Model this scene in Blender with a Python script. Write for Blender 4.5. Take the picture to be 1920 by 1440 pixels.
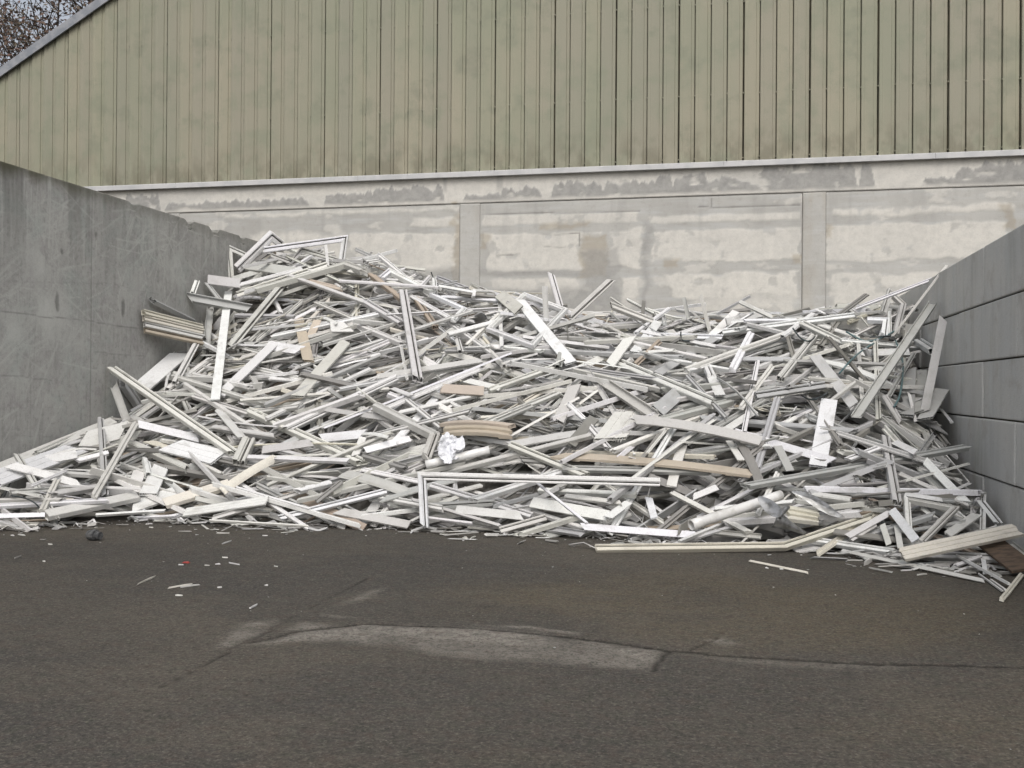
import bpy, bmesh, math, random
import numpy as np
from mathutils import Matrix, Vector
random.seed(7)
rng = np.random.default_rng(11)
scn = bpy.context.scene
for o in list(bpy.data.objects): bpy.data.objects.remove(o)
COL = scn.collection

# ------------------------------------------------------------------ camera
FPX, CAMZ = 1900.0, 1.5
YAW, PITCH, ROLL = math.radians(12.41), math.radians(0.242), math.radians(0.4356)
_f = np.array([-math.sin(YAW)*math.cos(PITCH), math.cos(YAW)*math.cos(PITCH), math.sin(PITCH)])
_r = np.array([math.cos(YAW), math.sin(YAW), 0.0])
_u = np.cross(_r, _f)
R2 = _r*math.cos(ROLL) + _u*math.sin(ROLL)
U2 = -_r*math.sin(ROLL) + _u*math.cos(ROLL)
CAM = np.array([0, 0, CAMZ])
cd = bpy.data.cameras.new('camera')
cd.sensor_width = 36; cd.lens = 36*FPX/1920; cd.clip_start = .05; cd.clip_end = 3000
cam = bpy.data.objects.new('camera', cd); COL.objects.link(cam)
cam.matrix_world = Matrix(((R2[0], U2[0], -_f[0], 0), (R2[1], U2[1], -_f[1], 0), (R2[2], U2[2], -_f[2], CAMZ), (0, 0, 0, 1)))
scn.camera = cam

# ------------------------------------------------------------------ sky, sun, exposure
SUN_EL, SUN_AZ = math.radians(46), math.radians(166)     # behind the camera, to the right
w = bpy.data.worlds.new('World'); scn.world = w; w.use_nodes = True
nt = w.node_tree; nt.nodes.clear()
sky = nt.nodes.new('ShaderNodeTexSky'); sky.sky_type = 'NISHITA'; sky.sun_disc = False
sky.sun_elevation = SUN_EL; sky.sun_rotation = SUN_AZ; sky.air_density = 1.0; sky.dust_density = 5.0
hs = nt.nodes.new('ShaderNodeHueSaturation'); hs.inputs['Saturation'].default_value = 0.35
bg = nt.nodes.new('ShaderNodeBackground'); bg.inputs['Strength'].default_value = 0.15
wo = nt.nodes.new('ShaderNodeOutputWorld')
nt.links.new(sky.outputs[0], hs.inputs['Color']); nt.links.new(hs.outputs[0], bg.inputs['Color'])
nt.links.new(bg.outputs[0], wo.inputs['Surface'])
sl = bpy.data.lights.new('sun', 'SUN'); sl.energy = 0.55; sl.angle = math.radians(45); sl.color = (1, .965, .91)
so = bpy.data.objects.new('sun', sl); COL.objects.link(so)
sd = Vector((math.sin(SUN_AZ)*math.cos(SUN_EL), math.cos(SUN_AZ)*math.cos(SUN_EL), math.sin(SUN_EL)))
so.rotation_euler = sd.to_track_quat('Z', 'Y').to_euler()
scn.view_settings.view_transform = 'Standard'; scn.view_settings.look = 'None'
scn.view_settings.exposure = 0.17; scn.view_settings.gamma = 1.0; scn.view_settings.use_curve_mapping = False

# ------------------------------------------------------------------ measuring helpers
def ray(x, y): return R2*(x-960) + U2*(720-y) + _f*FPX
def onX(x, y, X): d = ray(x, y); return CAM + d*(X/d[0])
def onY(x, y, Y): d = ray(x, y); return CAM + d*(Y/d[1])
def onZ(x, y, Z=0.0): d = ray(x, y); return CAM + d*((Z-CAMZ)/d[2])
XL, XR, YB = -8.2, 2.5, 17.5      # left wall face, right wall face, back wall face

_lat = rng.random((257, 257))
def vnoise(x, y):
    x = np.asarray(x, float); y = np.asarray(y, float)
    xi = np.floor(x).astype(int); yi = np.floor(y).astype(int)
    fx = x-xi; fy = y-yi; fx = fx*fx*(3-2*fx); fy = fy*fy*(3-2*fy)
    a = _lat[xi % 256, yi % 256]; b = _lat[(xi+1) % 256, yi % 256]
    c = _lat[xi % 256, (yi+1) % 256]; d = _lat[(xi+1) % 256, (yi+1) % 256]
    return (a*(1-fx)+b*fx)*(1-fy) + (c*(1-fx)+d*fx)*fy
def fbm(x, y, o=4):
    s = 0; a = .5; t = 0
    for k in range(o):
        s = s + a*vnoise(x*2**k+17.3*k, y*2**k+5.1*k); t += a; a *= .5
    return s/t
def sstep(a, b, x): t = np.clip((x-a)/(b-a), 0, 1); return t*t*(3-2*t)
def seg_dist(px, py, pts):
    best = np.full(px.shape, 1e9)
    for (x0, y0), (x1, y1) in zip(pts[:-1], pts[1:]):
        dx, dy = x1-x0, y1-y0; L = dx*dx+dy*dy+1e-12
        t = np.clip(((px-x0)*dx+(py-y0)*dy)/L, 0, 1)
        best = np.minimum(best, np.hypot(px-x0-t*dx, py-y0-t*dy))
    return best

# ------------------------------------------------------------------ object helpers
def tag(o, label=None, cat=None, group=None, kind=None):
    if label: o['label'] = label
    if cat: o['category'] = cat
    if group: o['group'] = group
    if kind: o['kind'] = kind
    return o
def link(name, me, parent=None, mw=None):
    o = bpy.data.objects.new(name, me); COL.objects.link(o)
    if parent is not None: o.parent = parent
    if mw is not None: o.matrix_world = mw
    return o
def empty(name, loc=(0, 0, 0)):
    o = bpy.data.objects.new(name, None); COL.objects.link(o); o.location = loc; o.empty_display_size = .2
    return o
def mesh(name, verts, faces, mats, idx=None, smooth=False):
    me = bpy.data.meshes.new(name)
    me.from_pydata([tuple(v) for v in verts], [], faces)
    for m in (mats if isinstance(mats, (list, tuple)) else [mats]): me.materials.append(m)
    if idx is not None: me.polygons.foreach_set('material_index', idx)
    if smooth: me.polygons.foreach_set('use_smooth', [True]*len(me.polygons))
    me.update()
    return me
def gridmesh(name, P, mats, attrs=None, smooth=True):
    """P: (n,m,3) array -> sheet with named float attributes"""
    n, m = P.shape[:2]
    i = np.arange(n*m).reshape(n, m)
    q = np.stack([i[:-1, :-1], i[1:, :-1], i[1:, 1:], i[:-1, 1:]], -1).reshape(-1, 4)
    me = bpy.data.meshes.new(name)
    me.vertices.add(n*m); me.vertices.foreach_set('co', P.reshape(-1).astype(np.float32))
    me.loops.add(q.size); me.loops.foreach_set('vertex_index', q.reshape(-1).astype(np.int32))
    me.polygons.add(len(q)); me.polygons.foreach_set('loop_start', np.arange(0, q.size, 4, dtype=np.int32))
    me.update(calc_edges=True)
    if smooth: me.polygons.foreach_set('use_smooth', np.ones(len(q), bool))
    me.materials.append(mats)
    for k, v in (attrs or {}).items():
        a = me.attributes.new(k, 'FLOAT', 'POINT'); a.data.foreach_set('value', v.reshape(-1).astype(np.float32))
    me.validate()
    return me
def box_vf(x0, x1, y0, y1, z0, z1):
    v = [(x0, y0, z0), (x1, y0, z0), (x1, y1, z0), (x0, y1, z0), (x0, y0, z1), (x1, y0, z1), (x1, y1, z1), (x0, y1, z1)]
    f = [(0, 3, 2, 1), (4, 5, 6, 7), (0, 1, 5, 4), (1, 2, 6, 5), (2, 3, 7, 6), (3, 0, 4, 7)]
    return v, f
def boxmesh(name, b, mats, bev=0.0, seg=1):
    v, f = box_vf(*b); me = mesh(name, v, f, mats)
    if bev:
        bm = bmesh.new(); bm.from_mesh(me)
        bmesh.ops.bevel(bm, geom=bm.edges[:], offset=bev, segments=seg, affect='EDGES', profile=.5)
        bm.to_mesh(me); bm.free()
    return me

# ------------------------------------------------------------------ material helpers
class N:
    def __init__(s, name):
        s.m = bpy.data.materials.new(name); s.m.use_nodes = True; s.t = s.m.node_tree; s.t.nodes.clear()
        s.out = s.t.nodes.new('ShaderNodeOutputMaterial'); s.b = s.t.nodes.new('ShaderNodeBsdfPrincipled')
        s.t.links.new(s.b.outputs[0], s.out.inputs[0])
    def n(s, t, **k):
        x = s.t.nodes.new('ShaderNode'+t)
        for a, v in k.items(): setattr(x, a, v)
        return x
    def put(s, sock, v):
        if isinstance(v, bpy.types.NodeSocket): s.t.links.new(v, sock)
        elif isinstance(v, (tuple, list)) and len(v) == 3 and sock.type == 'RGBA': sock.default_value = (*v, 1)
        else: sock.default_value = v
    def pos(s): return s.n('NewGeometry').outputs['Position']
    def attr(s, name, out='Fac'): x = s.n('Attribute'); x.attribute_name = name; return x.outputs[out]
    def scale(s, vec, sc, off=(0, 0, 0)):
        x = s.n('Mapping'); s.put(x.inputs['Vector'], vec); x.inputs['Scale'].default_value = sc; x.inputs['Location'].default_value = off; return x.outputs[0]
    def noise(s, vec, sc=5., det=4., rough=.55, dist=0.):
        x = s.n('TexNoise'); s.put(x.inputs['Vector'], vec); x.inputs['Scale'].default_value = sc; x.inputs['Detail'].default_value = det
        x.inputs['Roughness'].default_value = rough; x.inputs['Distortion'].default_value = dist; return x.outputs['Fac']
    def vor(s, vec, sc=5., feat='F1', out='Distance'):
        x = s.n('TexVoronoi'); x.feature = feat; s.put(x.inputs['Vector'], vec); x.inputs['Scale'].default_value = sc; return x.outputs[out]
    def ramp(s, fac, a, b, lo=0., hi=1.):
        x = s.n('MapRange'); x.interpolation_type = 'SMOOTHSTEP'; s.put(x.inputs[0], fac)
        for i, v in zip((1, 2, 3, 4), (a, b, lo, hi)): x.inputs[i].default_value = v
        return x.outputs[0]
    def mix(s, fac, a, b, mode='MIX'):
        x = s.n('Mix', data_type='RGBA', blend_type=mode); s.put(x.inputs[0], fac); s.put(x.inputs[6], a); s.put(x.inputs[7], b); return x.outputs[2]
    def math(s, op, a, b=0.):
        x = s.n('Math', operation=op); s.put(x.inputs[0], a); s.put(x.inputs[1], b); return x.outputs[0]
    def bump(s, h, st=.3, d=.01):
        x = s.n('Bump'); s.put(x.inputs['Height'], h); x.inputs['Strength'].default_value = st; x.inputs['Distance'].default_value = d
        s.put(s.b.inputs['Normal'], x.outputs[0])
    def done(s, col, rough=.7, spec=.3, metal=0.):
        s.put(s.b.inputs['Base Color'], col); s.put(s.b.inputs['Roughness'], rough)
        s.b.inputs['Specular IOR Level'].default_value = spec; s.b.inputs['Metallic'].default_value = metal
        return s.m

# asphalt: attributes dry / moss / crack / damp
m = N('asphalt'); p = m.pos()
agg = m.vor(p, 110., out='Color'); aggv = m.n('SeparateColor'); m.put(aggv.inputs[0], agg)
n1 = m.noise(p, .55, 5, .6); n2 = m.noise(p, 6., 5, .6); n3 = m.noise(p, 45., 4, .65)
n7 = m.noise(m.scale(p, (.5, 1.1, 1)), .8, 6, .65, .8)
c = m.mix(m.ramp(n1, .35, .65), (.076, .069, .061), (.112, .098, .081))
c = m.mix(m.ramp(n7, .48, .66, 0, .55), c, (.054, .052, .051))
c = m.mix(m.ramp(n7, .42, .28, 0, .5), c, (.115, .102, .085))
c = m.mix(m.ramp(n2, .42, .7, 0, .5), c, (.118, .104, .086))
c = m.mix(m.math('MULTIPLY', m.attr('moss'), m.ramp(n3, .35, .6, .25, 1)), c, (.132, .105, .064))
c = m.mix(m.math('MULTIPLY', m.attr('damp'), .7), c, (.058, .056, .055))
c = m.mix(m.math('MULTIPLY', m.attr('dry'), m.ramp(n3, .3, .6, .55, 1)), c, (.33, .305, .27))
n8 = m.noise(p, 7., 5, .7)
c = m.mix(m.ramp(n8, .5, .66, 0, .45), c, (.115, .104, .086))
c = m.mix(m.ramp(n8, .46, .32, 0, .5), c, (.048, .047, .043))
n4 = m.noise(p, 16., 6, .75); n5 = m.noise(p, 34., 5, .8); n6 = m.noise(p, 11., 3, .6)
c = m.mix(m.ramp(n6, .5, .68, 0, .4), c, (.092, .066, .054))
c = m.mix(m.ramp(n6, .5, .34, 0, .35), c, (.062, .068, .050))
c = m.mix(m.ramp(n5, .54, .66, 0, .8), c, (.19, .175, .15))
c = m.mix(m.ramp(n5, .46, .32, 0, .75), c, (.024, .023, .022))
c = m.mix(m.ramp(n4, .46, .66, 0, .65), c, m.mix(.55, c, (.030, .029, .027)))
c = m.mix(m.ramp(n3, .45, .72, 0, .8), c, m.mix(.6, c, (.20, .18, .145)))
c = m.mix(m.ramp(aggv.outputs[0], .97, .99, 0, .45), c, (.22, .20, .175))
c = m.mix(m.ramp(aggv.outputs[1], .80, .97, 0, .5), c, (.03, .029, .027))
c = m.mix(m.attr('crack'), c, (.012, .011, .010))
m.bump(m.math('ADD', n3, m.math('MULTIPLY', aggv.outputs[0], .5)), .8, .02)
MAT_ASPHALT = m.done(c, m.ramp(n2, .3, .7, .75, .95), .2)

# in-situ concrete of the left wall: attributes light (scratches, bloom), dark (cracks, runs), moss
m = N('grey_concrete'); p = m.pos()
n1 = m.noise(p, .8, 5, .6); n2 = m.noise(p, 5., 6, .65); n3 = m.noise(p, 60., 3, .6)
st = m.noise(m.scale(p, (1, 6, .5)), 3., 4, .6)
c = m.mix(m.ramp(n1, .3, .7), (.33, .328, .314), (.405, .40, .38))
c = m.mix(m.ramp(n2, .4, .7, 0, .5), c, (.45, .45, .43))
c = m.mix(m.ramp(st, .5, .75, 0, .4), c, (.19, .19, .18))
nb = m.noise(p, 1.9, 5, .62, .6); nb2 = m.noise(p, 2.7, 5, .66, .4); nf = m.noise(p, 16., 5, .7)
c = m.mix(m.ramp(nb, .5, .68, 0, .55), c, (.345, .375, .352))
c = m.mix(m.ramp(nb2, .52, .70, 0, .5), c, (.275, .255, .258))
c = m.mix(m.ramp(nf, .5, .68, 0, .35), c, (.17, .17, .165))
c = m.mix(m.ramp(nf, .46, .34, 0, .3), c, (.46, .47, .455))
c = m.mix(m.attr('light'), c, (.56, .57, .54))
c = m.mix(m.attr('dark'), c, (.055, .054, .050))
c = m.mix(m.attr('moss'), c, (.075, .072, .040))
c = m.mix(m.ramp(n3, .3, .7, 0, .25), c, m.mix(.6, c, (.1, .1, .1)))
m.bump(m.math('ADD', n2, m.math('MULTIPLY', n3, .3)), .3, .01)
MAT_CONC = m.done(c, .82, .25)

# blocks of the right wall
m = N('block_concrete'); p = m.pos(); por = m.vor(p, 26.)
oi = m.n('ObjectInfo').outputs['Random']
n1 = m.noise(p, 1.6, 5, .6); n2 = m.noise(p, 9., 6, .65); n3 = m.noise(p, 90., 3, .6)
st = m.noise(m.scale(p, (1, 1.6, .22)), 2.0, 5, .6)
c = m.mix(oi, (.56, .556, .534), (.62, .612, .588))
c = m.mix(m.ramp(n1, .35, .7, 0, .6), c, (.52, .535, .54))
c = m.mix(m.ramp(st, .46, .72, 0, .5), c, (.36, .362, .34))
c = m.mix(m.ramp(m.noise(m.scale(p, (1, 3, .6)), 1.1, 3, .6), .58, .72, 0, .35), c, (.34, .345, .27))
c = m.mix(m.ramp(m.noise(m.scale(p, (1, 2.6, .5)), 1.7, 4, .6), .55, .72, 0, .5), c, (.58, .60, .59))
c = m.mix(m.ramp(m.noise(p, 2.3, 5, .65), .54, .7, 0, .45), c, (.37, .34, .31))
c = m.mix(m.ramp(por, .05, .14, .5, 0), c, (.15, .15, .145))
c = m.mix(m.ramp(n3, .35, .7, 0, .35), c, m.mix(.5, c, (.09, .09, .09)))
m.bump(m.math('ADD', n2, m.math('MULTIPLY', n3, .4)), .55, .014)
MAT_BLOCK = m.done(c, .8, .25)

# hall base: attributes plaster (pale render), mortar (dark grey smear), ochre, line
m = N('patched_render'); p = m.pos()
n1 = m.noise(p, 1.2, 5, .6); n2 = m.noise(p, 8., 6, .65); n3 = m.noise(p, 70., 3, .6)
hz = m.noise(m.scale(p, (.6, 1, 5)), 2.0, 4, .6)
c = m.mix(m.ramp(n1, .3, .7), (.365, .358, .338), (.435, .428, .405))
c = m.mix(m.ramp(hz, .45, .7, 0, .5), c, (.47, .478, .475))
c = m.mix(m.ramp(n2, .5, .75, 0, .45), c, (.29, .275, .245))
pl = m.mix(m.ramp(n2, .35, .7), (.60, .58, .535), (.52, .506, .47))
c = m.mix(m.attr('plaster'), c, pl)
c = m.mix(m.attr('ochre'), c, (.30, .245, .16))
c = m.mix(m.attr('mortar'), c, m.mix(m.ramp(n2, .35, .65), (.245, .243, .235), (.315, .312, .30)))
c = m.mix(m.attr('line'), c, (.06, .055, .05))
c = m.mix(m.ramp(m.vor(p, 14.), .03, .09, .35, 0), c, (.12, .11, .1))
c = m.mix(m.ramp(n3, .4, .75, 0, .25), c, m.mix(.5, c, (.15, .15, .14)))
m.bump(m.math('ADD', n2, m.math('MULTIPLY', n3, .3)), .35, .012)
MAT_RENDER = m.done(c, .85, .2)

# cladding
m = N('olive_cladding'); p = m.pos()
oi = m.n('ObjectInfo').outputs['Random']
n1 = m.noise(m.scale(p, (1, 1, .55)), .55, 5, .6); n2 = m.noise(p, 2.6, 5, .6); n3 = m.noise(p, 120., 2, .6)
c = m.mix(m.ramp(n1, .36, .64), (.262, .270, .195), (.318, .296, .222))
c = m.mix(m.math('MULTIPLY', oi, .6), c, (.262, .250, .202))
c = m.mix(m.ramp(n2, .45, .68, 0, .6), c, (.225, .240, .175))
c = m.mix(m.ramp(m.noise(p, 1.3, 4, .65), .56, .72, 0, .4), c, (.20, .195, .15))
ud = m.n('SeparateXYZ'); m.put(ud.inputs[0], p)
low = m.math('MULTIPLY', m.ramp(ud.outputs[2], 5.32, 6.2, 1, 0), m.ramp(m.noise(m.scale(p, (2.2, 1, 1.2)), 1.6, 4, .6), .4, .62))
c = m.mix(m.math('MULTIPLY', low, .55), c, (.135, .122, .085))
c = m.mix(m.ramp(n3, .35, .7, 0, .35), c, m.mix(.5, c, (.11, .11, .09)))
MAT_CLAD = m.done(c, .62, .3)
m = N('seam_dark'); MAT_SEAM = m.done(m.mix(m.ramp(m.noise(m.pos(), 3.), .35, .65), (.035, .033, .026), (.075, .066, .045)), .9, .1)
m = N('galvanised_trim'); MAT_TRIM = m.done(m.mix(m.ramp(m.noise(m.pos(), 4.), .35, .65), (.42, .425, .43), (.50, .50, .50)), .5, .4)
m = N('verge_metal'); MAT_VERGE = m.done(m.mix(m.ramp(m.noise(m.pos(), 6.), .35, .65), (.20, .215, .24), (.28, .29, .31)), .5, .4)
m = N('roof_sheet'); MAT_ROOF = m.done(m.mix(m.ramp(m.noise(m.pos(), 2.), .35, .65), (.14, .14, .14), (.2, .2, .19)), .8, .2)

# weathered PVC: attributes tint (colour) and loc (place along the piece)
m = N('weathered_pvc'); loc = m.attr('loc', 'Vector'); tint = m.attr('tint', 'Color'); p = m.pos()
gr = m.noise(m.scale(loc, (3, 8, 8)), 1.0, 5, .6)
sp = m.noise(m.scale(loc, (9, 16, 16)), 2.6, 4, .65)
bl = m.noise(loc, 3.2, 5, .6)
c = m.mix(m.ramp(bl, .50, .74, 0, .3), tint, m.mix(.75, tint, (.23, .205, .165), 'MULTIPLY'))
c = m.mix(m.ramp(gr, .54, .76, 0, .5), c, (.29, .28, .255))
c = m.mix(m.ramp(sp, .68, .76, 0, .7), c, (.13, .12, .105))
c = m.mix(m.ramp(m.noise(p, 60., 3, .6), .45, .7, 0, .22), c, (.30, .285, .25))
m.bump(sp, .12, .004)
MAT_PVC = m.done(c, m.ramp(gr, .3, .7, .42, .68), .4)
m = N('gasket_and_hollow_shade'); MAT_GASKET_SHADE = m.done(m.mix(m.ramp(m.noise(m.pos(), 30.), .4, .65), (.035, .034, .032), (.10, .095, .085)), .75, .25)  # real gaskets, and painted darkness inside hollow ends
m = N('packed_scrap'); MAT_CORE = m.done(m.mix(m.ramp(m.noise(m.pos(), 9., 5), .35, .65), (.10, .095, .085), (.27, .26, .24)), .9, .1)  # colour darkened for grime and for the shadow inside the heap
m = N('pipe_plastic'); MAT_PIPE = m.done(m.mix(m.ramp(m.noise(m.pos(), 9., 5), .45, .72, 0, .6), (.74, .74, .73), (.42, .40, .36)), .35, .45)
m = N('plastic_sheet'); MAT_SHEET = m.done(m.mix(m.ramp(m.noise(m.pos(), 6.), .4, .7), (.76, .77, .80), (.62, .63, .66)), .4, .4)
m = N('dull_steel'); p = m.pos(); MAT_STEEL = m.done(m.mix(m.ramp(m.noise(p, 14., 4), .4, .65), (.36, .365, .37), (.20, .20, .195)), .42, .5, .75)
m = N('brown_wood'); p = m.pos(); MAT_WOOD = m.done(m.mix(m.ramp(m.noise(m.scale(p, (3, 9, 12)), 3., 5), .35, .68), (.135, .098, .072), (.075, .058, .046)), .85, .2)
m = N('cable_sheath'); MAT_CABLE = m.done(m.mix(m.ramp(m.noise(m.pos(), 10.), .4, .6), (.022, .026, .028), (.05, .065, .07)), .5, .4)
m = N('teal_cable_sheath'); MAT_TEAL = m.done(m.mix(m.ramp(m.noise(m.pos(), 10.), .4, .6), (.075, .135, .145), (.12, .18, .185)), .5, .4)
m = N('red_plastic'); MAT_RED = m.done(m.mix(m.ramp(m.noise(m.pos(), 40.), .4, .6), (.32, .05, .04), (.22, .03, .03)), .5, .4)
m = N('rubber_lump'); MAT_LUMP = m.done(m.mix(m.ramp(m.noise(m.pos(), 30.), .4, .6), (.05, .052, .055), (.11, .11, .11)), .7, .3)
m = N('bark'); MAT_BARK = m.done(m.mix(m.ramp(m.noise(m.scale(m.pos(), (4, 4, 1)), 4.), .35, .65), (.055, .045, .038), (.10, .088, .078)), .9, .1)
def leafmat(name, a, b):
    m = N(name); return m.done(m.mix(m.ramp(m.noise(m.pos(), 2.5, 3), .35, .65), a, b), .7, .2)
MAT_LEAF_BROWN = leafmat('autumn_leaf', (.17, .105, .085), (.13, .115, .085))
MAT_LEAF_DARK = leafmat('evergreen_leaf', (.022, .032, .022), (.045, .060, .036))

# ------------------------------------------------------------------ ground
def axis(a, b, step, lo, hi):
    mid = np.arange(a, b+1e-6, step)
    left, right, s, x = [], [], step, a
    while x > lo: s *= 1.35; x = x-s; left.append(max(x, lo))
    s, x = step, b
    while x < hi: s *= 1.35; x = x+s; right.append(min(x, hi))
    return np.concatenate([left[::-1], mid, right])
gx = axis(-8.6, 3.2, .026, -260, 260); gy = axis(3.0, 11.0, .026, -200, 420)
GX, GY = np.meshgrid(gx, gy, indexing='ij')
def gpts(*pp): return [tuple(onZ(*q)[:2]) for q in pp]
wx = GX + .10*(fbm(GX*2.2, GY*2.2)-.5) + .05*(fbm(GX*9, GY*9, 3)-.5)
wy = GY + .16*(fbm(GX*1.7+40, GY*2.0+9)-.5) + .06*(fbm(GX*8+7, GY*8, 3)-.5)
def inpoly(px, py, poly):
    c = np.zeros(px.shape, bool); j = len(poly)-1
    for i in range(len(poly)):
        xi, yi = poly[i]; xj, yj = poly[j]
        if yi != yj: c ^= ((yi > py) != (yj > py)) & (px < (xj-xi)*(py-yi)/(yj-yi)+xi)
        j = i
    return c
def softpoly(pp, soft):
    poly = gpts(*pp); d = seg_dist(wx, wy, poly+[poly[0]])
    sd_ = np.where(inpoly(wx, wy, poly), d, -d)
    return sstep(-soft*.4, soft, sd_)
crack_main = gpts((470, 1205), (560, 1183), (690, 1170), (860, 1176), (960, 1185), (1080, 1197), (1170, 1207), (1250, 1218), (1330, 1227), (1400, 1232), (1560, 1243), (1740, 1247), (1930, 1251))
cw = lambda pts, wd: sstep(wd, wd*.35, seg_dist(GX+.05*(fbm(GX*6, GY*6)-.5), GY+.06*(fbm(GX*5+3, GY*5+8)-.5), pts))
crack = np.maximum.reduce([cw(crack_main, .024)*(.3+.9*fbm(GX*2.5, GY*.4)), cw(gpts((1250, 1218), (1236, 1238), (1224, 1256)), .022)*.6,
    cw(gpts((305, 1290), (440, 1216), (540, 1165), (600, 1130), (690, 1085)), .014)*(.0+.9*fbm(GX*3, GY*3)), cw(gpts((1290, 1222), (1345, 1195), (1352, 1186)), .012)*.6])
crack = np.clip(crack, 0, .85)
dry = np.maximum.reduce([
    softpoly([(470, 1206), (560, 1184), (690, 1171), (860, 1177), (960, 1186), (1080, 1198), (1250, 1219), (1222, 1256), (1060, 1246), (900, 1236), (760, 1216), (640, 1203)], .16),
    softpoly([(405, 1215), (450, 1165), (520, 1160), (500, 1180), (450, 1210)], .10)*.75,
    softpoly([(530, 1180), (560, 1165), (622, 1172), (600, 1184)], .08)*.7,
    softpoly([(630, 1138), (690, 1104), (722, 1100), (700, 1122)], .10)*.6,
    softpoly([(600, 1148), (700, 1163), (650, 1160), (600, 1155)], .07)*.6,
    softpoly([(870, 1172), (960, 1176), (1080, 1186), (1080, 1192), (960, 1182)], .06)*.8,
    softpoly([(1310, 1196), (1345, 1190), (1395, 1206), (1340, 1208)], .07)*.6,
    softpoly([(1262, 1224), (1400, 1234), (1560, 1246), (1720, 1249), (1700, 1257), (1560, 1256), (1400, 1246)], .10)*.5])
dry *= (.9+1.0*(fbm(GX*4, GY*5, 5)-.3))*(1-.5*sstep(.55, .7, fbm(GX*2.1+8, GY*3))); dry = np.clip(dry, 0, 1)*(1-.75*sstep(.05, .6, crack))
moss = np.maximum.reduce([softpoly([(820, 1080), (1250, 1060), (1900, 1120), (1960, 1250), (1400, 1226), (1000, 1176), (760, 1160)], .6)*.65,
    softpoly([(1540, 1140), (1900, 1170), (1930, 1235), (1700, 1215), (1560, 1190)], .3)*.8,
    softpoly([(1100, 1300), (2100, 1270), (2200, 1480), (1000, 1500)], 1.0)*.4, softpoly([(500, 1380), (1100, 1340), (1100, 1500), (400, 1500)], .7)*.35])
moss = np.clip(moss*(.4+1.2*fbm(GX*1.5, GY*1.5)), 0, 1)
near = sstep(13, 9, GY)*sstep(-9, -7, GX)
damp = np.clip(sstep(.50, .66, fbm(GX*.7+3, GY*1.1))*.6 + .35*softpoly([(0, 1000), (700, 990), (1100, 1030), (1100, 1100), (0, 1150)], .5), 0, 1)*(1-dry)*near
gz = -.012*crack + .004*(fbm(GX*1.2, GY*1.2)-.5)*near + .006*sstep(.3, .9, dry)
gme = gridmesh('ground', np.stack([GX, GY, gz], -1), MAT_ASPHALT, dict(dry=dry, moss=moss, crack=crack, damp=damp))
tag(link('ground', gme), kind='structure')

# ------------------------------------------------------------------ left concrete wall
HL = 4.06
def strokes(Yg, Zg, out, clusters, wd, amp):
    y0, dy = Yg[0, 0], Yg[1, 0]-Yg[0, 0]; z0, dz = Zg[0, 0], Zg[0, 1]-Zg[0, 0]
    for (cy, cz, n, sp, ang, asp, L) in clusters:
        for k in range(n):
            y = cy+rng.normal()*sp; z = cz+rng.normal()*sp*.7; a = math.radians(ang+rng.normal()*asp); l = L*rng.uniform(.3, 1.3)
            bend = rng.normal()*.06
            pts = [(y+l*t*math.cos(a+bend*t), z+l*t*math.sin(a+bend*t)) for t in (-.5, -.2, .1, .5)]
            ys = [q[0] for q in pts]; zs = [q[1] for q in pts]
            i0, i1 = max(0, int((min(ys)-.06-y0)/dy)), min(Yg.shape[0], int((max(ys)+.06-y0)/dy)+1)
            j0, j1 = max(0, int((min(zs)-.06-z0)/dz)), min(Yg.shape[1], int((max(zs)+.06-z0)/dz)+1)
            if i1-i0 < 2 or j1-j0 < 2: continue
            ww = wd*rng.uniform(.6, 1.8)
            d = seg_dist(Yg[i0:i1, j0:j1], Zg[i0:i1, j0:j1], pts)
            out[i0:i1, j0:j1] = np.maximum(out[i0:i1, j0:j1], amp*rng.uniform(.3, 1)*sstep(ww*2.2, 0, d))
def lw(x, y): q = onX(x, y, XL); return q[1], q[2]
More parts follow.
